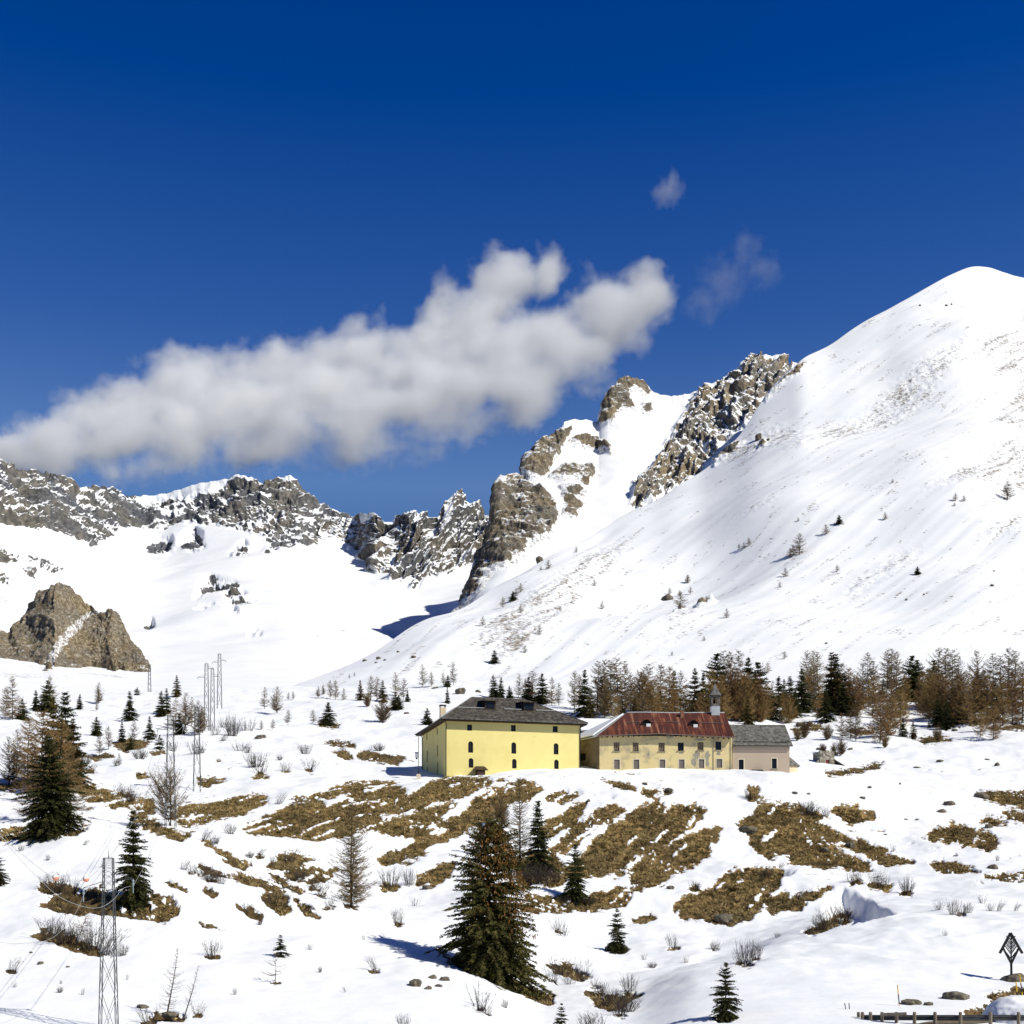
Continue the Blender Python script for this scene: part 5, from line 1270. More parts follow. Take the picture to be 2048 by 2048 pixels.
# ------------------------------------------------------------------ vegetation
def mat_leaf(name, c0, c1, c2, scale, rnd=0.25, rough=0.75):
    m, n, l, b = new_mat(name)
    tc = n.new("ShaderNodeTexCoord")
    a = noise_node(n, l, scale, 3, 0.6, tc.outputs['Object'])
    r = ramp(n, l, a.outputs[0], [(0.3, c0), (0.5, c1), (0.72, c2)])
    oi = n.new("ShaderNodeObjectInfo"); hs = n.new("ShaderNodeHueSaturation")
    mr = n.new("ShaderNodeMapRange"); mr.inputs[3].default_value = 1 - rnd; mr.inputs[4].default_value = 1 + rnd
    mh = n.new("ShaderNodeMapRange"); mh.inputs[3].default_value = 0.485; mh.inputs[4].default_value = 0.51
    l.new(oi.outputs['Random'], mr.inputs[0]); l.new(mr.outputs[0], hs.inputs['Value']); l.new(oi.outputs['Random'], mh.inputs[0]); l.new(mh.outputs[0], hs.inputs['Hue'])
    l.new(r.outputs[0], hs.inputs['Color']); l.new(hs.outputs[0], b.inputs['Base Color'])
    b.inputs['Roughness'].default_value = rough; b.inputs['Specular IOR Level'].default_value = 0.12
    return m
M_NEEDLE = mat_leaf("spruce_needles", (0.016, 0.020, 0.007), (0.040, 0.044, 0.013), (0.085, 0.080, 0.024), 9.0)
M_NEEDLE_O = mat_leaf("spruce_needles_olive", (0.040, 0.034, 0.010), (0.085, 0.066, 0.020), (0.14, 0.098, 0.03), 9.0)
M_NEEDLE_W = mat_leaf("spruce_needles_warm", (0.026, 0.026, 0.008), (0.060, 0.054, 0.016), (0.108, 0.090, 0.027), 9.0)
M_CONES = mat_leaf("spruce_cones", (0.09, 0.045, 0.012), (0.19, 0.092, 0.024), (0.28, 0.15, 0.045), 14.0)
M_TWIG = mat_leaf("larch_twigs", (0.095, 0.066, 0.032), (0.18, 0.124, 0.058), (0.28, 0.20, 0.10), 7.0)
M_TWIG_D = mat_leaf("larch_twigs_dense", (0.15, 0.098, 0.038), (0.29, 0.19, 0.076), (0.43, 0.295, 0.13), 7.0)
M_BARK = mat_simple("bark", (0.060, 0.045, 0.034), 0.9, 0.35, 6.0)
M_STEM = mat_leaf("shrub_stems", (0.032, 0.025, 0.020), (0.062, 0.048, 0.037), (0.11, 0.088, 0.066), 9.0)

def soup(name, tris, mat, parent=None, midx=None):
    T = np.asarray(tris, np.float32).reshape(-1, 3, 3)
    return mesh_np(name, T.reshape(-1, 3), np.arange(len(T) * 3).reshape(-1, 3), mat, smooth=False, midx=midx)

def unit(a): return a / (np.linalg.norm(a, axis=-1, keepdims=True) + 1e-9)

def blades(p, d, ln, w, rng):
    """thin triangles from p along d"""
    s = unit(np.cross(d, rng.normal(size=d.shape)))
    return np.stack([p - s * w[:, None] / 2, p + s * w[:, None] / 2, p + d * ln[:, None]], 1)

def trunk_mesh(name, r, bend=0.02, seed=0, h=0.97, sides=7):
    rg = random.Random(seed); mb = MB()
    pts = [(bend * math.sin(2.2 * t + seed), bend * math.cos(1.7 * t + seed) - bend * math.cos(seed), t * h - 0.04) for t in np.linspace(0, 1, 9)]
    mb.tube(pts, r, sides, r * 0.12)
    return mb.mesh(name, M_BARK, True)

def spruce_meshes(seed, R=0.24, lev=30, nb=7, fs=0.034, start=0.03, power=0.85, ragged=0.3, mat=None):
    """unit-height spruce: whorls of drooping boughs carrying flat sprays"""
    rng = np.random.default_rng(seed)
    Pp, Dd, Ln, Wd = [], [], [], []
    for i in range(lev):
        f = start + (0.985 - start) * (i + rng.uniform(-.75, .75)) / (lev - 1)
        f = min(start + abs(f - start), 0.985)
        L0 = R * (1 - min(f, 0.995)) ** power * rng.uniform(.86, 1.08) * (1.0 if f > start + 0.1 else 0.75 + 2.5 * (f - start)) + 0.012
        for b in range(max(3, int(nb * (0.6 + 0.5 * (1 - f))))):
            az = rng.uniform(0, 2 * math.pi); L = L0 * rng.uniform(1 - ragged, 1.08) * (1 + 0.22 * math.sin(2 * az + seed + 7 * f) + 0.16 * math.sin(3 * az - 17 * f + seed * 2))
            el0 = -0.25 + 0.75 * f + rng.uniform(-.12, .12); droop = 0.35 * (1 - f)
            n = max(3, int(L / (fs * 0.42)))
            s = np.linspace(0.12, 1, n)
            hd = np.array([math.cos(az), math.sin(az), 0])
            rad = s * L
            z = f + rad * math.tan(el0) - droop * rad * s * 0.9 + 0.25 * droop * L * np.maximum(0, s - 0.75)
            pts = hd[None] * rad[:, None]; pts[:, 2] = z
            lat = np.array([-math.sin(az), math.cos(az), 0])
            for side in (-1, 0, 1, -1, 1):
                sp = unit(hd[None] * rng.uniform(.5, 1.0, (n, 1)) + lat[None] * side * rng.uniform(.5, 1.1, (n, 1)) + np.array([0, 0, 1])[None] * rng.uniform(-.95, .15, (n, 1)))
                l = fs * rng.uniform(.7, 1.5, n) * (1.15 - 0.55 * s) * (0.6 + 0.6 * (1 - f))
                Pp.append(pts + rng.normal(size=pts.shape) * fs * .08); Dd.append(sp); Ln.append(l); Wd.append(l * rng.uniform(.28, .5, n))
    Pp, Dd, Ln, Wd = np.concatenate(Pp), np.concatenate(Dd), np.concatenate(Ln), np.concatenate(Wd)
    T = blades(Pp, Dd, Ln, Wd, rng)
    top = np.array([[[-.004, 0, .97], [.004, 0, .97], [0, 0, 1.01]], [[0, -.004, .97], [0, .004, .97], [0, 0, 1.01]]])
    T = np.concatenate([T, top])
    return trunk_mesh("trunk", 0.018, 0.0, seed), soup("crown", T, mat or M_NEEDLE), T

def larch_meshes(seed, R=0.2, lev=26, nb=4, tw=0.0028, twl=0.035, start=0.12, dens=1.0, up=0.15, mat=None, power=0.7, ntr=1, spread=0.05):
    """unit-height bare larch: slender limbs with many fine twigs"""
    rng = np.random.default_rng(seed)
    T = []
    tops = [(0.0, 0.0, 1.0)] + [(rng.uniform(-1, 1) * spread * 2, rng.uniform(-1, 1) * spread * 2, rng.uniform(.6, .95)) for _ in range(ntr - 1)]
    for tx, ty, hh in tops:
        for i in range(lev):
            f = start + (0.98 - start) * (i + rng.uniform(-.4, .4)) / (lev - 1)
            prof = min(1.0, (f - start + 0.03) / 0.16) if f < start + 0.16 else 1.0
            L0 = R * (1 - min(f, .995)) ** power * (0.45 + 0.55 * prof) + 0.015
            base = np.array([tx * f, ty * f, f * hh])
            for b in range(nb):
                az = rng.uniform(0, 2 * math.pi); L = L0 * rng.uniform(.5, 1.1) * hh
                e = up + rng.uniform(-.3, .25) + 0.35 * f
                hd = np.array([math.cos(az), math.sin(az), 0])
                n = max(4, int(L / 0.014)); s = np.linspace(0.0, 1, n)
                pts = base[None] + hd[None] * (s * L)[:, None] + np.array([0, 0, 1])[None] * (np.tan(e) * s * L - 0.28 * L * s * (1 - s) * 1.6 + 0.1 * L * s * s)[:, None]
                pts += np.cumsum(rng.normal(size=pts.shape) * 0.0014, 0)
                d = unit(np.diff(pts, axis=0)); w = tw * 1.9 * (1 - 0.8 * s[:-1])
                for q in range(2):
                    sd = unit(np.cross(d, rng.normal(size=3)[None].repeat(len(d), 0)))
                    a, c = pts[:-1], pts[1:]; w2 = tw * 1.9 * (1 - 0.8 * s[1:])
                    T.append(np.stack([a - sd * w[:, None] / 2, a + sd * w[:, None] / 2, c + sd * w2[:, None] / 2], 1)); T.append(np.stack([a - sd * w[:, None] / 2, c + sd * w2[:, None] / 2, c - sd * w2[:, None] / 2], 1))
                k = int(n * 2.2 * dens)
                ss = rng.uniform(.1, 1, k); j = np.minimum((ss * (n - 1)).astype(int), n - 2)
                p = pts[j] + (pts[j + 1] - pts[j]) * rng.uniform(0, 1, (k, 1))
                lat = np.array([-math.sin(az), math.cos(az), 0])
                dd = unit(hd[None] * rng.uniform(.2, 1, (k, 1)) + lat[None] * rng.uniform(-1, 1, (k, 1)) + np.array([0, 0, 1])[None] * rng.uniform(-.7, .7, (k, 1)))
                T.append(blades(p, dd, twl * rng.uniform(.5, 1.4, k) * (0.55 + 0.6 * (1 - f)), np.full(k, tw), rng))
    T = np.concatenate(T)
    mb = MB()
    for i, (tx, ty, hh) in enumerate(tops):
        mb.tube([(tx * t + 0.006 * math.sin(5 * t + seed), ty * t + 0.006 * math.cos(4 * t + seed), t * hh * 0.985 - (0.05 if t == 0 else 0)) for t in np.linspace(0, 1, 9)], 0.0125 if i == 0 else 0.009, 6, 0.0012)
    return mb.mesh("trunk", M_BARK, True), soup("crown", T, mat or M_TWIG), T

def shrub_mesh(seed, n=34, spread=0.75, w=0.011, lean=(0, 0), tw=5, mat=None):
    """unit-height bare shrub: a fan of curved stems with side twigs"""
    rng = np.random.default_rng(seed); T = []
    for i in range(n):
        az = rng.uniform(0, 2 * math.pi); a = rng.uniform(0.02, spread) ; L = rng.uniform(.55, 1.08)
        b = np.array([math.cos(az) * rng.uniform(0, .28), math.sin(az) * rng.uniform(0, .28), -0.05])
        hd = np.array([math.cos(az), math.sin(az), 0])
        s = np.linspace(0, 1, 7)
        out = np.sin(a) * (s - 0.25 * s * s) * L
        pts = b[None] + hd[None] * out[:, None] + np.array([0, 0, 1])[None] * (np.cos(a) * L * s + 0.0)[:, None] + np.array([lean[0], lean[1], 0])[None] * (s ** 1.5 * L)[:, None]
        pts += np.cumsum(rng.normal(size=pts.shape) * 0.012, 0)
        d = unit(np.diff(pts, axis=0)); ww = w * (1 - 0.75 * s)
        sd = unit(np.cross(d, rng.normal(size=3)[None].repeat(6, 0)))
        a0, c = pts[:-1], pts[1:]; w0 = ww[:-1, None] / 2; w1 = ww[1:, None] / 2
        T.append(np.stack([a0 - sd * w0, a0 + sd * w0, c + sd * w1], 1)); T.append(np.stack([a0 - sd * w0, c + sd * w1, c - sd * w1], 1))
        k = tw
        j = rng.integers(2, 6, k); p = pts[j] + (pts[np.minimum(j + 1, 6)] - pts[j]) * rng.uniform(0, 1, (k, 1))
        dd = unit(d[np.minimum(j, 5)] + rng.normal(size=(k, 3)) * 0.5 + np.array([0, 0, .25]))
        T.append(blades(p, dd, rng.uniform(.1, .3, k), np.full(k, w * .6), rng))
    return soup("shrub", np.concatenate(T), mat or M_STEM)

SPRUCE = [spruce_meshes(11, 0.29, 34, 9, 0.044), spruce_meshes(12, 0.34, 30, 9, 0.05), spruce_meshes(13, 0.25, 36, 9, 0.042, ragged=0.45), spruce_meshes(14, 0.42, 28, 10, 0.058, 0.0, 0.8, ragged=0.3), spruce_meshes(15, 0.32, 32, 9, 0.046, ragged=0.5, mat=M_NEEDLE_O)]
SMALL_SPRUCE = [spruce_meshes(21, 0.40, 18, 8, 0.075, 0.0, ragged=0.3), spruce_meshes(22, 0.46, 17, 9, 0.08, 0.0, ragged=0.3)]
LARCH = [larch_meshes(31, 0.31, 26, 4, 0.0042, 0.05, 0.12, 2.0), larch_meshes(32, 0.36, 26, 4, 0.0042, 0.055, 0.10, 2.0, up=0.05), larch_meshes(33, 0.27, 30, 4, 0.004, 0.05, 0.16, 2.0, power=0.55), larch_meshes(34, 0.36, 24, 4, 0.0042, 0.055, 0.1, 2.0, up=0.3, ntr=2), larch_meshes(35, 0.34, 28, 4, 0.0042, 0.05, 0.2, 2.0, up=-0.08, power=0.5)]
DENSE = [larch_meshes(41, 0.33, 28, 5, 0.005, 0.06, 0.05, 1.4, mat=M_TWIG_D, power=0.55), larch_meshes(42, 0.37, 26, 5, 0.005, 0.065, 0.03, 1.4, up=0.35, mat=M_TWIG_D, ntr=2, power=0.5, spread=0.09), larch_meshes(43, 0.30, 30, 5, 0.005, 0.06, 0.06, 1.4, mat=M_TWIG_D, power=0.6)]
BROAD = [larch_meshes(51, 0.5, 14, 5, 0.007, 0.10, 0.12, 1.2, up=0.6, power=0.4, ntr=3, spread=0.14), larch_meshes(52, 0.46, 14, 5, 0.007, 0.10, 0.08, 1.2, up=0.7, power=0.5, ntr=4, spread=0.2)]
SHRUB = [shrub_mesh(61, 44, 0.75, 0.02), shrub_mesh(62, 36, 0.95, 0.02), shrub_mesh(63, 60, 0.6, 0.018), shrub_mesh(64, 26, 0.5, 0.022, lean=(0.5, 0)), shrub_mesh(65, 22, 0.8, 0.024), shrub_mesh(66, 90, 0.95, 0.02, tw=8)]
FARTREE = []
for tr, cr, T in (LARCH[0], LARCH[1], SPRUCE[1]):
    v = np.array([p.co[:] for p in tr.vertices]); fs_ = [list(p.vertices) for p in tr.polygons]
    tri = np.array([[v[f[0]], v[f[i]], v[f[i + 1]]] for f in fs_ for i in range(1, len(f) - 1)])
    A = np.concatenate([T, tri]); mi = np.concatenate([np.ones(len(T), int), np.zeros(len(tri), int)])
    FARTREE.append(soup("mountain_tree", A, [M_BARK, cr.materials[0]], midx=mi))

RECS = []          # every plant and stone, labelled at the end
def put(kind, pair, u, vb, vt, zone, seed=None, lean=0.0, wid=1.0, loc=None, single=False, name=None):
    x, Y, z = loc if loc else (*hit(u, vb), None)
    if z is None: z = gz(x, Y)
    h = max(0.3, (vb - vt) / F * Y)
    rg = random.Random((seed if seed is not None else 0) * 7919 + int(u * 13 + vb))
    rz = rg.uniform(0, 6.28)
    if single:
        o = link(name or kind, pair); o.location = (x, Y, z - 0.02 * h)
    else:
        o = empty(name or kind, (x, Y, z - 0.01 * h))
        link("trunk", pair[0], o); link("crown", pair[1], o)
    o.scale = (h * wid, h * wid, h)
    o.rotation_euler = (rg.uniform(-.03, .03), lean + rg.uniform(-.03, .03), rz) if not lean else (0, lean, 0)
    RECS.append(dict(o=o, kind=kind, u=u, h=vb - vt, zone=zone, vb=vb))
    return o

def spruces(zone, rows):
    for r in rows:
        u, vb, vt = r[:3]; k = r[3] if len(r) > 3 else None
        rg = random.Random(int(u * 31 + vb))
        S = SPRUCE if (vb - vt) > 34 else SPRUCE[:4] + SMALL_SPRUCE
        put("spruce_tree", S[k] if k is not None else rg.choice(S), u, vb, vt, zone, wid=rg.uniform(.9, 1.15))
def larches(zone, rows, lib=None, kind="larch_tree"):
    for r in rows:
        u, vb, vt = r[:3]; rg = random.Random(int(u * 17 + vb))
        put(kind, rg.choice(lib or LARCH), u, vb, vt, zone, lean=r[3] if len(r) > 3 else 0.0, wid=rg.uniform(.9, 1.2))

# --- upper left snowfield
Z_LU = "on the snowfield among the left pylons"
spruces(Z_LU, [(354,1394,1350),(322,1434,1381),(333,1428,1376),(260,1442,1382),(274,1390,1374),(159,1419,1388),(193,1472,1434),(300,1480,1432),(319,1499,1469),(360,1468,1426),(244,1484,1443),(262,1500,1472),(46,1440,1398),(93,1424,1360),(72,1421,1380)])
larches(Z_LU, [(101,1420,1351),(25,1440,1352),(197,1407,1366),(194,1423,1402),(352,1460,1396),(371,1456,1386),(383,1452,1394),(396,1470,1401),(217,1500,1452),(199,1512,1470),(268,1488,1440),(12,1432,1372),(405,1466,1412),(238,1530,1506)])
# --- tall clump at the left edge
Z_LG = "in the tall clump at the left edge"
big_l = spruce_meshes(71, 0.33, 46, 11, 0.04, 0.0, 0.62, 0.32)
put("spruce_tree", big_l, 102, 1669, 1470, Z_LG)
spruces(Z_LG, [(133,1572,1382,0),(109,1580,1392,4),(148,1575,1436,4)])
larches(Z_LG, [(56,1572,1436),(84,1588,1420),(118,1610,1440)], DENSE, "dense_larch")
larches(Z_LG, [(33,1552,1458),(140,1640,1500),(18,1570,1475),(66,1640,1490)])
spruces("at the left edge beside the power lines", [(-6,1772,1695,1)])
# --- single conifers in the left and middle foreground
hero_l = spruce_meshes(72, 0.27, 42, 10, 0.042, 0.0, 0.8, 0.4)
put("spruce_tree", hero_l, 266, 1806, 1621, "on the brown patch behind the nearest pylon")
put("larch_tree", larch_meshes(73, 0.29, 42, 5, 0.003, 0.035, 0.06, 1.7, up=0.1, power=0.55, ntr=2), 703, 1812, 1608, "alone on the snow left of the biggest spruce")
put("larch_tree", larch_meshes(84, 0.48, 16, 5, 0.0045, 0.07, 0.12, 0.8, up=0.6, power=0.4, ntr=3, spread=0.14), 342, 1652, 1540, "round and spreading at the foot of a pylon")
# the biggest spruce, with cones
hero = spruce_meshes(74, 0.40, 58, 14, 0.034, 0.0, 0.55, 0.36, mat=M_NEEDLE_W)
HERO = put("spruce_tree", hero, 975, 1950, 1636, "biggest tree in the middle foreground, top full of cones")
rng = np.random.default_rng(5)
k = 5500
f = rng.uniform(.18, .97, k) ** 0.75; az = rng.uniform(0, 6.28, k); rr = 0.40 * (1 - f) ** .55 * rng.uniform(.55, 1.0, k)
p = np.stack([rr * np.cos(az), rr * np.sin(az), f - 0.1 * rr], 1)
w_ = np.clip(0.12 + 1.0 * (f - 0.3) + 0.45 * np.cos(az + HERO.rotation_euler.z), 0, 1)
p = p[rng.uniform(0, 1, k) < w_]
d = unit(np.array([0, 0, -1.0])[None] + rng.normal(size=p.shape) * .25)
CT = np.concatenate([blades(p, d, rng.uniform(.012, .021, len(p)), np.full(len(p), .0085), rng) for _ in range(2)])
link("cones", soup("cones", CT, M_CONES), HERO)
put("spruce_tree", spruce_meshes(75, 0.25, 42, 10, 0.042, 0.0, 0.75, 0.35), 1077, 1742, 1600, "on the brown bank right of the thin larch")
put("spruce_tree", spruce_meshes(76, 0.31, 38, 10, 0.045, 0.0, 0.75, 0.35), 1151, 1798, 1688, "at the foot of the brown bank, right of the biggest spruce")
put("spruce_tree", spruce_meshes(77, 0.32, 30, 9, 0.05, 0.0, 0.8, 0.2), 1234, 1902, 1817, "alone on open snow below the brown bank")
put("spruce_tree", spruce_meshes(78, 0.34, 32, 9, 0.05, 0.0, 0.75, 0.25), 1451, 2036, 1924, "alone on the smooth mound at the lower right")
put("spruce_tree", SMALL_SPRUCE[0], 1122, 2062, 2006, "cut off by the bottom edge right of centre")
larches("thin, on the bank left of a slim spruce", [(1040,1735,1553)], [larch_meshes(79, 0.19, 46, 5, 0.003, 0.035, 0.1, 1.8)])
larches("small, above the biggest spruce", [(1003,1655,1600)], BROAD)
put("spruce_tree", SMALL_SPRUCE[1], 562, 1913, 1869, "dwarf tuft alone on the left foreground snow")
larches("dead sapling below the dwarf spruce tuft", [(551,1966,1906)], [larch_meshes(83, 0.5, 9, 3, 0.009, 0.07, 0.12, 0.25, up=0.1, power=0.5)])
put("larch_tree", larch_meshes(80, 0.22, 26, 3, 0.0032, 0.035, 0.12, 0.5, ntr=1), 334, 2034, 1893, "wind-bent with curved stems in the lower left corner", lean=0.16)
put("larch_tree", larch_meshes(81, 0.16, 22, 3, 0.0032, 0.035, 0.2, 0.45), 370, 2030, 1925, "second bent sapling in the lower left corner", lean=0.28)
put("larch_tree", larch_meshes(82, 0.5, 16, 4, 0.0045, 0.06, 0.25, 0.9, up=0.0, power=0.4), 154, 1886, 1822, "dead and leaning, left of the nearest pylon", lean=0.34)

# --- snow left of the yellow house
Z_ML = "on the snow left of the yellow house"
spruces(Z_ML, [(656,1451,1404,3),(721,1401,1360),(766,1404,1360),(790,1419,1384),(798,1420,1390),(815,1404,1380),(895,1407,1374),(854,1450,1416),(895,1374,1350)])
larches(Z_ML, [(529,1418,1374),(554,1426,1374),(577,1400,1383),(586,1400,1382),(576,1451,1420),(546,1461,1438),(523,1461,1440),(637,1395,1374),(646,1390,1369),(660,1399,1361),(671,1400,1360),(687,1401,1375),(742,1401,1351),(754,1401,1354),(792,1392,1344),(807,1401,1357),(846,1375,1329),(863,1374,1344),(907,1371,1326),(886,1371,1345),(626,1448,1420)])
larches(Z_ML, [(765,1446,1404),(735,1414,1388)], BROAD, "spreading_tree")
# --- behind the yellow house
Z_BY = "behind the yellow house roof"
spruces(Z_BY, [(988,1396,1349),(1002,1397,1354),(1058,1404,1354),(1085,1408,1347),(1020,1398,1372)])
larches(Z_BY, [(1037,1396,1348),(1066,1404,1342),(1103,1410,1353),(1118,1412,1366),(1050,1398,1358)])
# --- wood behind the ochre house
Z_BO = "in the wood behind the red roof"
spruces(Z_BO, [(1167,1432,1338),(1181,1444,1378,4),(1244,1437,1399),(1388,1434,1336),(1406,1434,1344),(1346,1424,1341),(1436,1432,1306),(1270,1440,1396),(1318,1430,1372),(1496,1450,1389,4)])
larches(Z_BO, [(1149,1424,1342),(1158,1420,1350),(1194,1429,1321),(1207,1429,1320),(1222,1429,1319),(1236,1432,1318),(1249,1429,1320),(1262,1430,1345),(1297,1424,1327),(1447,1432,1302),(1461,1432,1302),(1474,1432,1301),(1362,1424,1342),(1285,1428,1340),(1210,1436,1350)])
larches(Z_BO, [(1278,1426,1344),(1320,1428,1329),(1337,1428,1333),(1305,1436,1362),(1370,1436,1370),(1425,1440,1338),(1445,1444,1350),(1470,1442,1342),(1486,1444,1346),(1350,1440,1378),(1230,1440,1385),(1398,1444,1385),(1508,1440,1350)], DENSE, "dense_larch")
# --- wood right of the chapel
Z_BC = "in the wood above the chapel"
spruces(Z_BC, [(1498,1438,1314),(1514,1434,1324),(1581,1428,1352),(1558,1412,1352),(1602,1424,1336),(1568,1404,1358),(1590,1436,1378),(1653,1444,1374)])
larches(Z_BC, [(1615,1388,1299),(1628,1392,1300),(1637,1396,1304),(1545,1416,1362),(1532,1424,1372),(1610,1404,1340)])
larches(Z_BC, [(1535,1440,1366),(1564,1442,1384),(1578,1446,1390),(1625,1420,1342),(1640,1436,1372),(1520,1444,1372)], DENSE, "dense_larch")
Z_RW = "in the wood at the right edge"
spruces(Z_RW, [(1663,1424,1304,4),(1671,1424,1306),(1766,1396,1358),(1806,1474,1436),(1827,1477,1442),(1878,1454,1398),(1894,1458,1398),(1858,1456,1442),(1822,1404,1311),(1833,1404,1319),(1866,1414,1319),(1955,1424,1338),(1905,1440,1372),(1990,1440,1362),(1690,1432,1345),(1925,1446,1380)])
larches(Z_RW, [(1737,1414,1304),(1727,1414,1328),(1749,1414,1321),(1774,1394,1299),(1782,1394,1297),(1793,1400,1304),(1878,1418,1297),(1891,1416,1296),(1904,1416,1299),(1920,1420,1311),(1955,1424,1303),(1986,1420,1304),(2002,1424,1310),(2018,1420,1296),(2031,1424,1299),(2046,1424,1322),(1968,1424,1340),(1940,1426,1330)])
larches(Z_RW, [(1684,1416,1326),(1698,1424,1336),(1713,1430,1350),(1745,1436,1350),(1760,1487,1380),(1775,1472,1384),(1801,1458,1379),(1810,1430,1350),(1845,1430,1340),(1860,1438,1345),(1885,1442,1350),(1915,1444,1345),(1935,1450,1362),(1950,1440,1345),(1975,1444,1350),(2005,1450,1352),(2025,1448,1342),(2044,1446,1345),(1960,1474,1420),(1987,1480,1410),(1972,1462,1405),(1790,1440,1352)], DENSE, "dense_larch")
larches(Z_RW, [(1712,1482,1408),(1701,1480,1420),(1684,1476,1424)], LARCH, "bare_tree")
larches("beside the chapel and the stone hut", [(1654,1480,1452),(1608,1477,1444),(1595,1482,1458),(1682,1512,1479),(1646,1506,1489),(1668,1510,1488),(1770,1496,1474),(1875,1484,1454)], BROAD, "spreading_tree")

# --- scattered trees on the mountain slope
Z_A = "on the white mountain slope"
for i, (u, vb, vt) in enumerate([(1598,1110,1066),(1586,1112,1090),(1580,1116,1096),(1652,1070,1049),(1678,1050,1031),(1571,1154,1135),(1674,1145,1130),(1498,1090,1075),(1478,1099,1088),(1488,1098,1086),(1375,1167,1150),(1361,1217,1182),(1381,1188,1173),(1453,1236,1217),(1770,1040,1024),(1835,1150,1133),(2015,1002,962),(2010,988,970),(1911,1004,987),(1928,1003,991),(1569,1319,1303),(1535,1345,1325),(1560,1176,1164),(1097,1138,1119),(1082,1141,1131),(1041,1184,1166),(1026,1202,1182),(1032,1192,1176),(1006,1215,1194),(1041,1226,1208),(966,1252,1232),(1204,1219,1203),(1339,1189,1175),(1359,1192,1180),(1376,1167,1150),(1189,1172,1159),(1153,1105,1093),(989,1327,1300),(1080,1270,1250),(1050,1306,1290),(1120,1222,1212),(1408,1282,1272),(1344,1312,1302),(1785,966,958),(1596,1045,1036),(1909,1012,1004)]):
    put("mountain_larch" if i % 11 != 4 else "mountain_spruce", FARTREE[i % 2] if i % 11 != 4 else FARTREE[2], u, vb, vt, Z_A, loc=hit_sheet("snow_slope", u, vb), single=True, wid=1.6)
for u, vb, vt in ((699,1357,1347),(709,1353,1344)):
    put("mountain_larch", FARTREE[0], u, vb, vt, "on the snow below the cirque", loc=hit_sheet("snow_slope", u, vb), single=True, wid=1.3)

# --- shrubs
def shrubs(zone, rows, lib=None, kind="bare_shrub"):
    for r in rows:
        u, vb, vt = r[:3]; w = r[3] if len(r) > 3 else 1.0; rg = random.Random(int(u * 11 + vb))
        put(kind, rg.choice(lib or SHRUB), u, vb, vt, zone, single=True, wid=w)
for _z, (_d, _rows) in SHRUB_ROWS.items():
    shrubs(_z.strip(), _rows, [SHRUB[5], SHRUB[2]] if _d else None)

# --- tufts of dry grass over the melted patches: nobody could count them
_zq = ZZ; _mk = GM
ctr = np.stack([XX, YY, ZZ], -1)
qa = np.linalg.norm(np.cross(ctr[1:, :-1] - ctr[:-1, :-1], ctr[:-1, 1:] - ctr[:-1, :-1]), axis=-1)
mm = np.minimum.reduce([GM[:-1, :-1], GM[1:, :-1], GM[:-1, 1:], GM[1:, 1:]])
clump = fbm(XX / 1.3, YY / 1.3, 11.0, 3)[:-1, :-1]
prob = (qa * (1 - 0.93 * HEATH[:-1, :-1]) * (mm > 0.62) * np.clip(0.42 + 1.5 * clump, 0.0, 1.5)).ravel()
rng = np.random.default_rng(99)
NT = 75000
pick = rng.choice(len(prob), NT, p=prob / prob.sum())
pi, pj = np.unravel_index(pick, mm.shape)
fa, fb = rng.uniform(0, 1, (2, NT, 1))
base = ctr[pi, pj] * (1 - fa) * (1 - fb) + ctr[pi + 1, pj] * fa * (1 - fb) + ctr[pi, pj + 1] * (1 - fa) * fb + ctr[pi + 1, pj + 1] * fa * fb
TT = []
for b in range(4):
    d = unit(np.stack([rng.normal(size=NT) * .7 - 0.25, rng.normal(size=NT) * .6 - .5, rng.uniform(.35, 1.1, NT)], 1))
    TT.append(blades(base + rng.normal(size=base.shape) * [.09, .09, .0] - [0, 0, .03], d, rng.uniform(.2, .55, NT), rng.uniform(.07, .17, NT), rng))
M_GRASS, n, l, b_ = new_mat("dry_grass")
geo = n.new("ShaderNodeNewGeometry")
a = noise_node(n, l, 0.9, 5, 0.7, geo.outputs['Position'])
r = ramp(n, l, a.outputs[0], [(0.27, (0.07, 0.052, 0.024)), (0.40, (0.20, 0.152, 0.072)), (0.54, (0.42, 0.328, 0.165)), (0.72, (0.60, 0.50, 0.29))])
a2 = noise_node(n, l, 0.15, 5, 0.65, geo.outputs['Position'])
r2 = ramp(n, l, a2.outputs[0], [(0.36, (0.50, 0.48, 0.44)), (0.60, (1.18, 1.12, 0.98))])
mul = N(n, "ShaderNodeMix", data_type='RGBA', blend_type='MULTIPLY'); mul.inputs[0].default_value = 1
l.new(r.outputs[0], mul.inputs[6]); l.new(r2.outputs[0], mul.inputs[7]); l.new(mul.outputs[2], b_.inputs['Base Color']); b_.inputs['Roughness'].default_value = 0.85; b_.inputs['Specular IOR Level'].default_value = 0.1
tag(link("dry_grass", soup("dry_grass", np.concatenate(TT), M_GRASS)), "tufts of brown dry grass on the melted patches", "grass", kind="stuff")
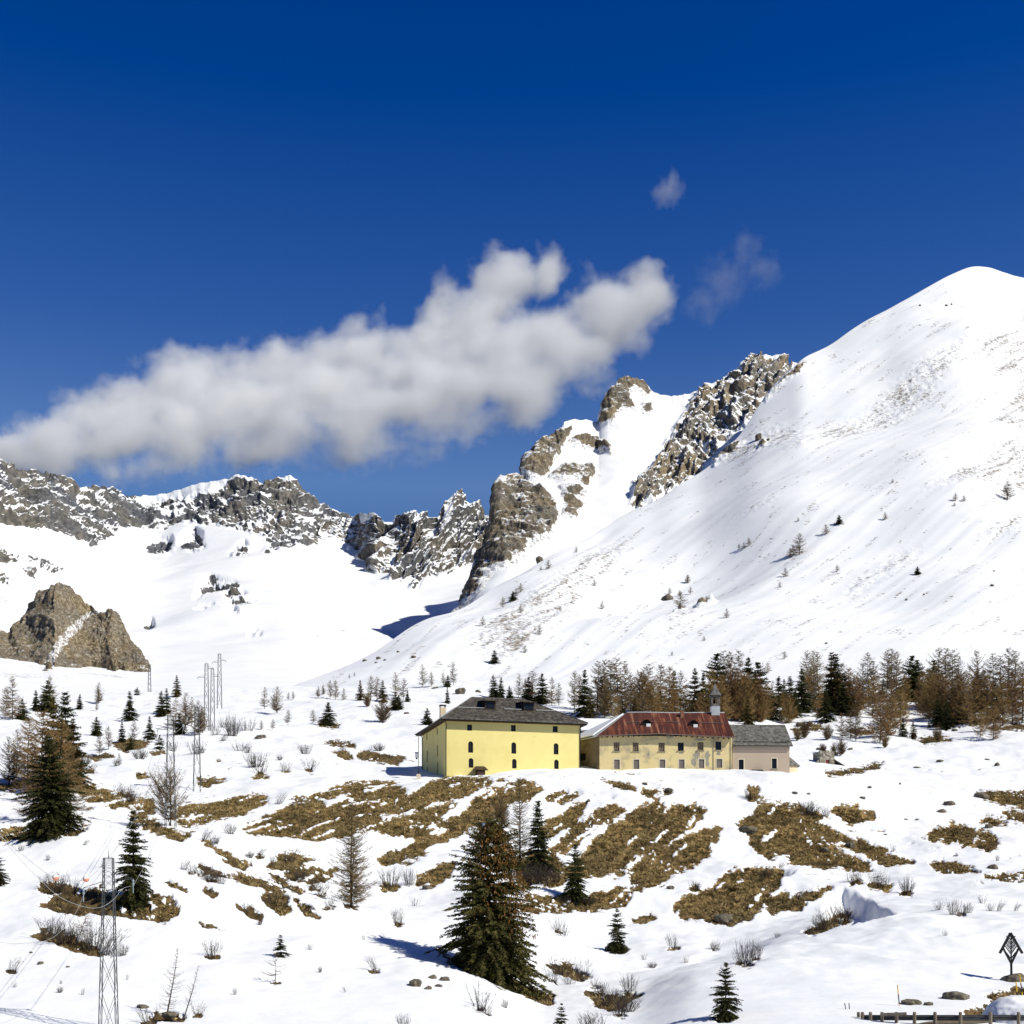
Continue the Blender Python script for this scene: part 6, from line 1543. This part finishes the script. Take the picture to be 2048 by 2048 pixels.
# ------------------------------------------------------------------ stones
M_ROCK, n, l, b_ = new_mat("boulder_stone")
tc = n.new("ShaderNodeTexCoord")
a = noise_node(n, l, 2.2, 7, 0.7, tc.outputs['Object'])
r = ramp(n, l, a.outputs[0], [(0.3, (0.04, 0.034, 0.024)), (0.5, (0.12, 0.10, 0.068)), (0.7, (0.24, 0.21, 0.15))])
l.new(r.outputs[0], b_.inputs['Base Color']); b_.inputs['Roughness'].default_value = 0.9
bp = n.new("ShaderNodeBump"); bp.inputs['Strength'].default_value = 0.8; bp.inputs['Distance'].default_value = 0.1
l.new(a.outputs[0], bp.inputs['Height']); l.new(bp.outputs[0], b_.inputs['Normal'])
import bmesh
def rock_mesh(seed, flat=0.6):
    bm = bmesh.new(); bmesh.ops.create_icosphere(bm, subdivisions=4, radius=1.0)
    P = np.array([v.co[:] for v in bm.verts])
    d = 0.38 * fbm(P[:, 0] * 1.1 + seed * 7.7, P[:, 1] * 1.1, P[:, 2] * 1.1, 4) + 0.12 * (ridged(P[:, 0] * 2 + seed, P[:, 1] * 2, P[:, 2] * 2, 4) - 0.7)
    P = P * (1 + d)[:, None]
    # chop facets
    rg = np.random.default_rng(seed)
    for _ in range(7):
        nn = unit(rg.normal(size=3)); h = rg.uniform(.6, .85); k = P @ nn - h
        P = P - np.maximum(k, 0)[:, None] * nn[None] * 0.85
    P[:, 2] *= flat
    for v, p in zip(bm.verts, P): v.co = p
    me = bpy.data.meshes.new("boulder"); bm.to_mesh(me); bm.free(); me.materials.append(M_ROCK)
    me.polygons.foreach_set("use_smooth", [True] * len(me.polygons))
    return me
ROCKS = [rock_mesh(i, 0.62 + 0.08 * (i % 3)) for i in range(5)]
def rocks(zone, rows, sheetname=None):
    for i, (u, v, wpx, hpx) in enumerate(rows):
        if sheetname: x, Y, z = hit_sheet(sheetname, u, v)
        else: x, Y = hit(u, v); z = gz(x, Y)
        o = link("boulder", ROCKS[(int(u) + i) % 5]); s = wpx / 2 / F * Y; h = hpx / F * Y
        o.location = (x, Y + s * 0.2, z + h * 0.12); o.scale = (s, s * 0.85, h * 1.15); o.rotation_euler = (0, 0, (u % 10) * 0.3 - 1.5)
        RECS.append(dict(o=o, kind="boulder", u=u, h=hpx, zone=zone, vb=v))
rocks("on the snow in front of the metal arrow", [(1820,2008,44,14),(1858,2011,22,8),(1916,1998,54,21),(2034,1962,50,16)])
rocks("on the left foreground snow", [(830,1972,30,20),(866,1957,18,8),(889,1961,22,9),(877,1974,16,8),(858,1978,18,7),(81,1928,15,6),(62,1907,8,4),(136,1935,8,4),(285,2016,22,10),(336,2034,34,15)])
rocks("on the slope below the row of houses", [(1495,1664,40,18),(1448,1842,44,18),(1338,1582,18,10),(1290,1570,14,7),(1178,1603,9,6),(1340,1778,18,10),(1650,1702,22,8),(1700,1692,26,10),(855,1778,20,11)])
rocks("on the snow at the right", [(1994,1532,12,9),(1900,1610,30,10),(1885,1625,20,8),(1965,1595,28,14),(1985,1738,24,12),(1978,1656,20,11),(1725,1598,12,6),(1800,1569,6,4),(1835,1536,14,4),(1880,1524,18,5),(1770,1670,9,3),(1812,1640,8,3),(1835,1640,9,3),(1590,1588,14,6),(1618,1589,10,4),(1672,1510,16,6),(1740,1576,10,5),(1700,1500,14,5),(1975,1520,10,4)])
rocks("in the wood behind the houses", [(1600,1452,22,12),(1620,1450,16,9),(1988,1458,22,9),(1910,1462,14,6),(1640,1500,20,6)])
rocks("above the yellow house", [(920,1387,25,18),(957,1385,12,7),(870,1377,20,4),(812,1428,12,6),(521,1476,22,10),(515,1478,16,8)])
rocks("on the white mountain slope", [(1334,1200,28,14),(1984,1174,8,7),(1988,1143,5,4),(1652,1289,6,5),(1813,1202,6,5),(1848,1190,5,4),(1079,1104,17,17),(1517,877,16,14),(1536,880,8,5),(1840,612,5,4),(1893,613,5,5),(1903,610,4,4)], "snow_slope")
rocks("on the snow below the cirque", [(758,1318,12,6),(730,1322,12,4),(752,1326,9,3),(770,1321,8,4),(827,1316,10,6),(796,1305,6,4)], "snow_slope")

# ------------------------------------------------------------------ lattice pylons
M_INS, n, l, b_ = new_mat("glass_insulator")
b_.inputs['Base Color'].default_value = (0.40, 0.48, 0.50, 1); b_.inputs['Roughness'].default_value = 0.15
def pylon(u, vtop, vbase, Y, wb, wt, label, thick=0.035, panels=14, arms=((0.93, 1, 1.3), (0.88, -1, 1.3)), detail=True):
    x = (u - 1024) / F * Y; z0 = gz(x, Y) if vbase is None else (HOR - vbase) / F * Y; z0 = min(z0, gz(x, Y))
    zt = (HOR - vtop) / F * Y; H = zt - z0
    root = empty("lattice_pylon", (x, Y, z0), 0.12)
    tag(root, label, "pylon", "power line pylons")
    cn = [(-1, -1), (1, -1), (1, 1), (-1, 1)]
    wd = lambda f: (wb + (wt - wb) * f) / 2
    for cx, cy in cn:
        m = MB(); m.tube([(cx * wd(0), cy * wd(0), -0.5), (cx * wd(1), cy * wd(1), H)], thick, 4); m.build("leg", M_METAL, root)
    fs_ = [0.0]
    for i in range(panels): fs_.append(fs_[-1] + wd(fs_[-1]))
    fs_ = [q / fs_[-1] for q in fs_]
    for k in range(4):
        a, b = cn[k], cn[(k + 1) % 4]
        for flip in ((0, 1) if detail else (0,)):
            pts = []
            for i, f in enumerate(fs_):
                c = (a, b)[(i + flip) % 2]; pts.append((c[0] * wd(f), c[1] * wd(f), f * H))
            m = MB(); m.tube(pts, thick * 0.62, 3); m.build("brace", M_METAL, root)
    tips = []
    for f, sg, ln in arms:
        m = MB(); zz = f * H; w = wd(f)
        m.tube([(sg * w, -w, zz), (sg * (w + ln), 0, zz)], thick * 0.7, 4); m.tube([(sg * w, w, zz), (sg * (w + ln), 0, zz)], thick * 0.7, 4)
        m.tube([(sg * w, 0, zz + 0.035 * H), (sg * (w + ln), 0, zz + 0.02)], thick * 0.6, 4)
        am = m.build("cross_arm", M_METAL, root)
        g = MB()
        for q in range(4): g.tube([(sg * (w + ln), 0, zz - 0.06 - 0.09 * q), (sg * (w + ln), 0, zz - 0.1 - 0.09 * q)], 0.07 if thick < .03 else 0.13, 8)
        g.tube([(sg * (w + ln), 0, zz), (sg * (w + ln), 0, zz - 0.85)], 0.02, 4)
        g.build("insulator", M_INS, am)
        tips.append(root.matrix_basis @ Vector((sg * (w + ln), 0, zz - 0.4)) if False else Vector((x, Y, z0)) + Matrix.Rotation(0.12, 3, 'Z') @ Vector((sg * (w + ln), 0, zz - 0.42)))
    c = MB(); c.tube([(0, 0, H - 0.05), (0, 0, H + 0.5)], thick, 4, 0.01); c.build("peak", M_METAL, root)
    return root, tips, Vector((x, Y, zt))
py1, t1, top1 = pylon(217, 1716, 2086, 77, 1.05, 0.52, "nearest and tallest steel lattice pylon in the left foreground", 0.028, 24, ((0.886, 1, 1.15), (0.838, -1, 1.15)))
py2, t2, top2 = pylon(341, 1432, None, 172, 1.35, 0.7, "steel lattice pylon behind the round bare tree in the left middle ground", 0.034, 18)
py3, t3, top3 = pylon(394, 1415, None, 222, 1.25, 0.65, "steel lattice pylon standing alone on the snow left of the brown bank", 0.038, 16)
pylon(413, 1327, 1466, 330, 1.3, 0.75, "left and tallest-looking pylon of the far trio", 0.045, 12, ((0.80, -1, 1.8), (0.93, 1, 1.4)))
pylon(425, 1337, 1466, 335, 1.2, 0.7, "middle pylon of the far trio, slightly shorter", 0.045, 12, ((0.88, 1, 1.4),))
pylon(439, 1308, 1410, 405, 1.5, 0.8, "right pylon of the far trio, set further back", 0.052, 11, ((0.85, -1, 1.8), (0.88, 1, 1.6)))
pylon(299, 1329, 1388, 480, 1.1, 0.7, "tiny pylon at the foot of the brown rock outcrop", 0.055, 8, ((0.9, -1, 1.0),))

M_WIRE = mat_simple("aluminium_wire", (0.42, 0.42, 0.40), 0.5, 0.1, 1.0, metallic=0.5)
def wire(pts, label, r=0.012, group="power line wires"):
    P = [Vector(p) for p in pts]; Q = []
    for i in range(len(P) - 1):
        p0, p1, p2, p3 = P[max(i - 1, 0)], P[i], P[i + 1], P[min(i + 2, len(P) - 1)]
        for t in np.linspace(0, 1, 8, endpoint=False):
            Q.append(0.5 * ((2 * p1) + (p2 - p0) * t + (2 * p0 - 5 * p1 + 4 * p2 - p3) * t * t + (3 * p1 - p0 - 3 * p2 + p3) * t ** 3))
    Q.append(P[-1])
    m = MB(); m.tube(Q, r, 5)
    return tag(m.build("power_wire", M_WIRE, None, True), label, "wire", group)
def px(pts, Y0, Y1):
    k = len(pts) - 1
    return [P3(u, v, Y0 + (Y1 - Y0) * i / k) for i, (u, v) in enumerate(pts)]
wire([t1[0]] + px([(246,1777),(228,1798),(206,1813),(182,1816),(150,1808),(120,1794),(95,1774),(42,1720),(0,1668),(-120,1500)], 77, 70), "wire sagging from the nearest pylon's right arm towards the upper left")
wire([t1[1]] + px([(158,1812),(146,1834),(122,1862),(95,1880),(55,1886),(0,1884),(-120,1850)], 77, 70), "wire dropping from the nearest pylon's left arm to the left edge")
wire([P3(211, 1722, 77)] + px([(195,1741),(172,1758),(140,1763),(110,1757),(88,1743),(56,1718),(0,1672),(-120,1560)], 76.6, 70), "top wire of the nearest pylon carrying two orange marker balls")
def sag(a, b, s): return [a.lerp(b, t) - Vector((0, 0, s * 4 * t * (1 - t))) for t in np.linspace(0, 1, 9)]
wire(sag(t1[0], t2[0], 2.6), "wire from the nearest pylon's right arm to the next pylon")
wire(sag(t1[1], t2[1], 2.6), "wire from the nearest pylon's left arm to the next pylon")
wire(sag(top1, top2, 2.2), "top wire from the nearest pylon to the next pylon")
wire(sag(t2[0], t3[0], 1.2), "wire from the second pylon's right arm to the third pylon", 0.02)
wire(sag(t2[1], t3[1], 1.2), "wire from the second pylon's left arm to the third pylon", 0.02)

M_ORANGE = mat_simple("marker_orange", (0.78, 0.30, 0.20), 0.5, 0.1, 2.0)
M_WHITE = mat_simple("marker_white", (0.80, 0.76, 0.72), 0.5, 0.05, 2.0)
def ball(u, v, Y, label):
    bm = bmesh.new(); bmesh.ops.create_uvsphere(bm, u_segments=20, v_segments=12, radius=0.19)
    for f in bm.faces: f.material_index = 0 if f.calc_center_median().z < 0.01 + 0.25 * f.calc_center_median().x else 1; f.smooth = True
    me = bpy.data.meshes.new("marker_ball"); bm.to_mesh(me); bm.free(); me.materials.append(M_ORANGE); me.materials.append(M_WHITE)
    o = link("marker_ball", me, None, P3(u, v, Y)); tag(o, label, "marker ball", "orange and white wire marker balls")
ball(111, 1755, 73.4, "orange and white marker ball on the wire, further from the pylon"); ball(172, 1758, 75.3, "orange and white marker ball on the wire, nearer the pylon")

# ------------------------------------------------------------------ roadside at the lower right
M_POST = mat_simple("weathered_timber", (0.20, 0.165, 0.12), 0.85, 0.35, 5.0, bump=0.3)
M_YEL = mat_simple("yellow_paint", (0.75, 0.47, 0.02), 0.5, 0.08, 3.0)
M_BLK = mat_simple("black_paint", (0.02, 0.02, 0.02), 0.5, 0.2, 3.0)
M_ROAD = mat_simple("old_asphalt", (0.15, 0.118, 0.078), 0.9, 0.3, 2.0, bump=0.2)

def fence():
    us = [1717, 1725, 1741, 1764, 1793, 1829, 1870, 1921, 1981, 2037, 2100, 2165]
    pts = []
    for i, u in enumerate(us):
        Y = 76.0 - 5.0 * (i / (len(us) - 1)); x = (u - 1024) / F * Y
        pts.append(Vector((x, Y, (HOR - 2027.5) / F * Y)))
    c = pts[5]
    root = empty("roadside_fence", (c.x, c.y, c.z - 1.0)); tag(root, "weathered timber roadside fence with a grey rail along the bottom right edge", "fence")
    o = Vector(root.location)
    for i, p in enumerate(pts):
        q = p - o; lean = 0.12 if i == 0 else 0
        m = MB(); m.tube([(q.x + lean, q.y, q.z - 1.6), (q.x, q.y, q.z + 0.02), (q.x, q.y, q.z + 0.1)], 0.115, 8, 0.09); m.build("post", M_POST, root)
    P = [p - o + Vector((0, 0.15, -0.24)) for p in pts[1:]]
    r = MB()
    prof = [(-0.02, 0.16), (0.0, 0.15), (-0.05, 0.06), (0.0, 0.0), (-0.05, -0.06), (0.0, -0.15), (-0.02, -0.16)]
    k = len(prof)
    for p in P: r.v += [(p.x, p.y + a, p.z + b) for a, b in prof]
    for i in range(len(P) - 1):
        for j in range(k - 1): r.f.append((i * k + j, (i + 1) * k + j, (i + 1) * k + j + 1, i * k + j + 1))
    r.build("rail", M_METAL, root)
    a, b = pts[3] - o, pts[4] - o
    d = (b - a); m = MB(); m.tube([a - d * 0.12 + Vector((0, -0.16, -0.03)), b + d * 0.62 + Vector((0, -0.16, 0.02))], 0.10, 6); m.build("plank", M_POST, root)
fence()

def snow_pole(u0, v0, u1, v1, Y, label, extra=1.2):
    a = Vector(P3(u0, v0, Y)); b = Vector(P3(u1, v1, Y)); d = (b - a)
    b = b + d.normalized() * extra; L = (b - a).length
    root = empty("snow_pole", b); tag(root, label, "snow pole", "yellow and black snow poles")
    k = max(3, round(L / 0.62))
    for i in range(k):
        m = MB(); p = a.lerp(b, i / k) - b; q = a.lerp(b, (i + 1) / k) - b
        m.tube([p, q], 0.035, 8); m.build("yellow_band" if i % 2 == 0 else "black_band", M_YEL if i % 2 == 0 else M_BLK, root)
snow_pole(1795, 1970, 1800, 2026, 80, "yellow and black snow pole beside the low grey boulder")
snow_pole(2032, 1963, 2040, 2050, 76, "yellow and black snow pole at the right edge, in front of the snow bank")
snow_pole(2039, 1948, 2046, 2000, 82, "yellow and black snow pole at the right edge, behind the metal arrow's boulder")

for (a, b, lab) in (((1689, 2006), (1700, 2039), "thin dark stick leaning left beside the fence end"), ((1698, 2006), (1701, 2039), "thin upright dark stick beside the fence end")):
    m = MB(); m.tube([P3(*a, 79), P3(b[0], b[1] + 18, 79)], 0.028, 6); tag(m.build("thin_stick", M_DARKMETAL), lab, "stick", "thin sticks in the snow")

def arrow_sign():
    x, Y = hit(2030, 1957); base = Vector((x, Y, gz(x, Y))); Y -= 0.6
    def q(u, v): return Vector(P3(u, v, Y)) - base
    root = empty("metal_arrow_sign", base); tag(root, "dark rusted metal arrow-shaped roadside sign of slanted slats on a boulder", "sign")
    def strip(mb, a, b, w=0.09, d=0.12):
        t = (b - a); L = t.length; t.normalize(); s = Vector((0, 1, 0)); nrm = t.cross(s)
        n = len(mb.v)
        for e in (a, b):
            for i, j in ((-1, -1), (1, -1), (1, 1), (-1, 1)): mb.v.append(tuple(e + nrm * (w / 2 * i) + s * (d / 2 * j)))
        mb.f += [(n, n + 1, n + 2, n + 3), (n + 7, n + 6, n + 5, n + 4), (n, n + 4, n + 5, n + 1), (n + 1, n + 5, n + 6, n + 2), (n + 2, n + 6, n + 7, n + 3), (n + 3, n + 7, n + 4, n)]
    for a, b in (((2021, 1866), (1999.5, 1906.5)), ((2021, 1866), (2044.5, 1906.5))):
        m = MB(); strip(m, q(*a), q(*b), 0.15, 0.16); m.build("roof_bar", M_DARKMETAL, root)
    for a, b in (((2006, 1896), (2022.5, 1927)), ((2037.5, 1896), (2022.5, 1927))):
        m = MB(); strip(m, q(*a), q(*b), 0.12, 0.14); m.build("side_bar", M_DARKMETAL, root)
    for k in range(5):
        for sg in (-1, 1):
            u0 = 2021.7 + sg * 2.2; v0 = 1879 + k * 9.2; e = min(12.5, 4.5 + 2.6 * k) if k < 3 else 12.5 - (k - 2) * 2.6
            m = MB(); strip(m, q(u0 - sg * 1.8, v0 + 1.2), q(u0 + sg * e, v0 - e * 1.55), 0.05, 0.10); m.build("slat", M_DARKMETAL, root)
    for k in range(3):
        for sg in (-1, 1):
            v0 = 1884 + k * 9.2; e = 9.5 - abs(k - 1) * 1.5
            m = MB(); strip(m, q(2021.7 + sg * 0.8, v0 + 1), q(2021.7 + sg * (e + 1), v0 - e * 1.5), 0.03, 0.08); m.build("slat", M_DARKMETAL, root)
    m = MB(); strip(m, q(2022, 1872), q(2022.4, 1926), 0.06, 0.11); m.build("spine", M_DARKMETAL, root)
    m = MB(); m.tube([q(2022.4, 1924), q(2023, 1962)], 0.09, 8); m.build("post", M_DARKMETAL, root)
arrow_sign()

# road and snow bank
def road():
    c = [(1700, 2100), (1800, 2064), (1880, 2049), (1950, 2042), (2020, 2036), (2120, 2030), (2300, 2024)]
    L = []
    for u, v in c:
        x, Y = hit(u, min(v, 2300), 50, 200); L.append(Vector((x, Y)))
    V, Fc = [], []
    D = []
    for i in range(len(L) - 1):
        for t in np.linspace(0, 1, 10, endpoint=False): D.append(L[i].lerp(L[i + 1], t))
    for i, p in enumerate(D):
        t = (D[min(i + 1, len(D) - 1)] - D[max(i - 1, 0)]).normalized(); nn = Vector((-t.y, t.x))
        for k in range(9):
            q = p + nn * (k / 8 * 1.8 - 0.9); V.append((q.x, q.y, max(gz(q.x, q.y), gz(p.x, p.y) - 0.05) + 0.05))
    for i in range(len(D) - 1):
        for k in range(8): Fc.append((i * 9 + k, i * 9 + k + 1, (i + 1) * 9 + k + 1, (i + 1) * 9 + k))
    tag(link("road", mesh_np("road", V, Fc, M_ROAD, True)), "brown dirty road edge behind the fence at the lower right", "road", kind="structure")
road()
def snow_bank():
    x, Y = hit(2062, 2050, 50, 120); zb = gz(x, Y)
    bm = bmesh.new(); bmesh.ops.create_icosphere(bm, subdivisions=5, radius=1.0)
    P = np.array([v.co[:] for v in bm.verts])
    d = 0.12 * fbm(P[:, 0] * 1.6, P[:, 1] * 1.6, P[:, 2] * 1.6, 5)
    P = P * (1 + d)[:, None] * np.array([2.1, 2.4, 1.65])
    for v, p in zip(bm.verts, P): v.co = p
    me = bpy.data.meshes.new("snow_bank"); bm.to_mesh(me); bm.free(); me.materials.append(M_SNOW)
    me.polygons.foreach_set("use_smooth", [True] * len(me.polygons))
    o = link("snow_bank", me, None, (x + 0.3, Y + 2.2, zb - 0.15)); tag(o, "ploughed heap of snow at the right edge behind the fence", "snow bank")
snow_bank()

# ------------------------------------------------------------------ labels: every plant and stone singled out
ORD = "first second third fourth fifth sixth seventh eighth ninth tenth eleventh twelfth thirteenth fourteenth fifteenth sixteenth seventeenth eighteenth nineteenth twentieth".split()
def ordinal(i, n):
    if i == 0: return "leftmost"
    if i == n - 1: return "rightmost"
    if i < 20: return ORD[i]
    return "twenty-" + ORD[i - 20] if i < 29 else ("thirtieth" if i == 29 else ("thirty-" + ORD[i - 30] if i < 39 else ("fortieth" if i == 39 else "forty-" + ORD[i - 40])))
WORDS = {"spruce_tree": ("dark green spruce", "spruce"), "larch_tree": ("bare brown larch", "bare larch"), "dense_larch": ("twiggy russet larch", "russet larch"), "spreading_tree": ("spreading leafless tree", "spreading tree"),
         "bare_tree": ("dark leafless tree", "leafless tree"), "mountain_larch": ("tiny lone larch", "larch"), "mountain_spruce": ("tiny dark spruce", "spruce"), "bare_shrub": ("bare twiggy shrub", "shrub"), "boulder": ("grey-brown boulder", "boulder")}
CATS = {"spruce_tree": "tree", "larch_tree": "tree", "dense_larch": "tree", "spreading_tree": "tree", "bare_tree": "tree", "mountain_larch": "tree", "mountain_spruce": "tree", "bare_shrub": "shrub", "boulder": "boulder"}
bykey = {}
for rcd in RECS: bykey.setdefault((rcd["kind"], rcd["zone"]), []).append(rcd)
for (kind, zone), L in bykey.items():
    L.sort(key=lambda q: q["u"]); hs_ = sorted(q["h"] for q in L); md = hs_[len(hs_) // 2]
    for i, q in enumerate(L):
        desc, noun = WORDS[kind]
        adj = ("tall " if kind not in ("boulder", "bare_shrub") else "large ") if q["h"] > 1.25 * md and len(L) > 2 else ("small " if q["h"] < 0.78 * md and len(L) > 2 else "")
        if len(L) == 1: lab = f"{desc} {zone}"
        else:
            o_ = ordinal(i, len(L))
            lab = f"{adj}{desc} {zone}, " + (f"the {o_} {noun}" if o_ in ("leftmost", "rightmost") else f"{o_} {noun} from left")
            if len(lab.replace("-", " ").split()) > 16: lab = lab.replace("bare brown larch", "bare larch", 1).replace("twiggy russet larch", "russet larch", 1).replace("dark green spruce", "dark spruce", 1)
            q["o"]["group"] = f"{noun} trees {zone}" if CATS[kind] == "tree" else f"{noun}s {zone}"
        q["o"]["label"] = lab; q["o"]["category"] = CATS[kind]
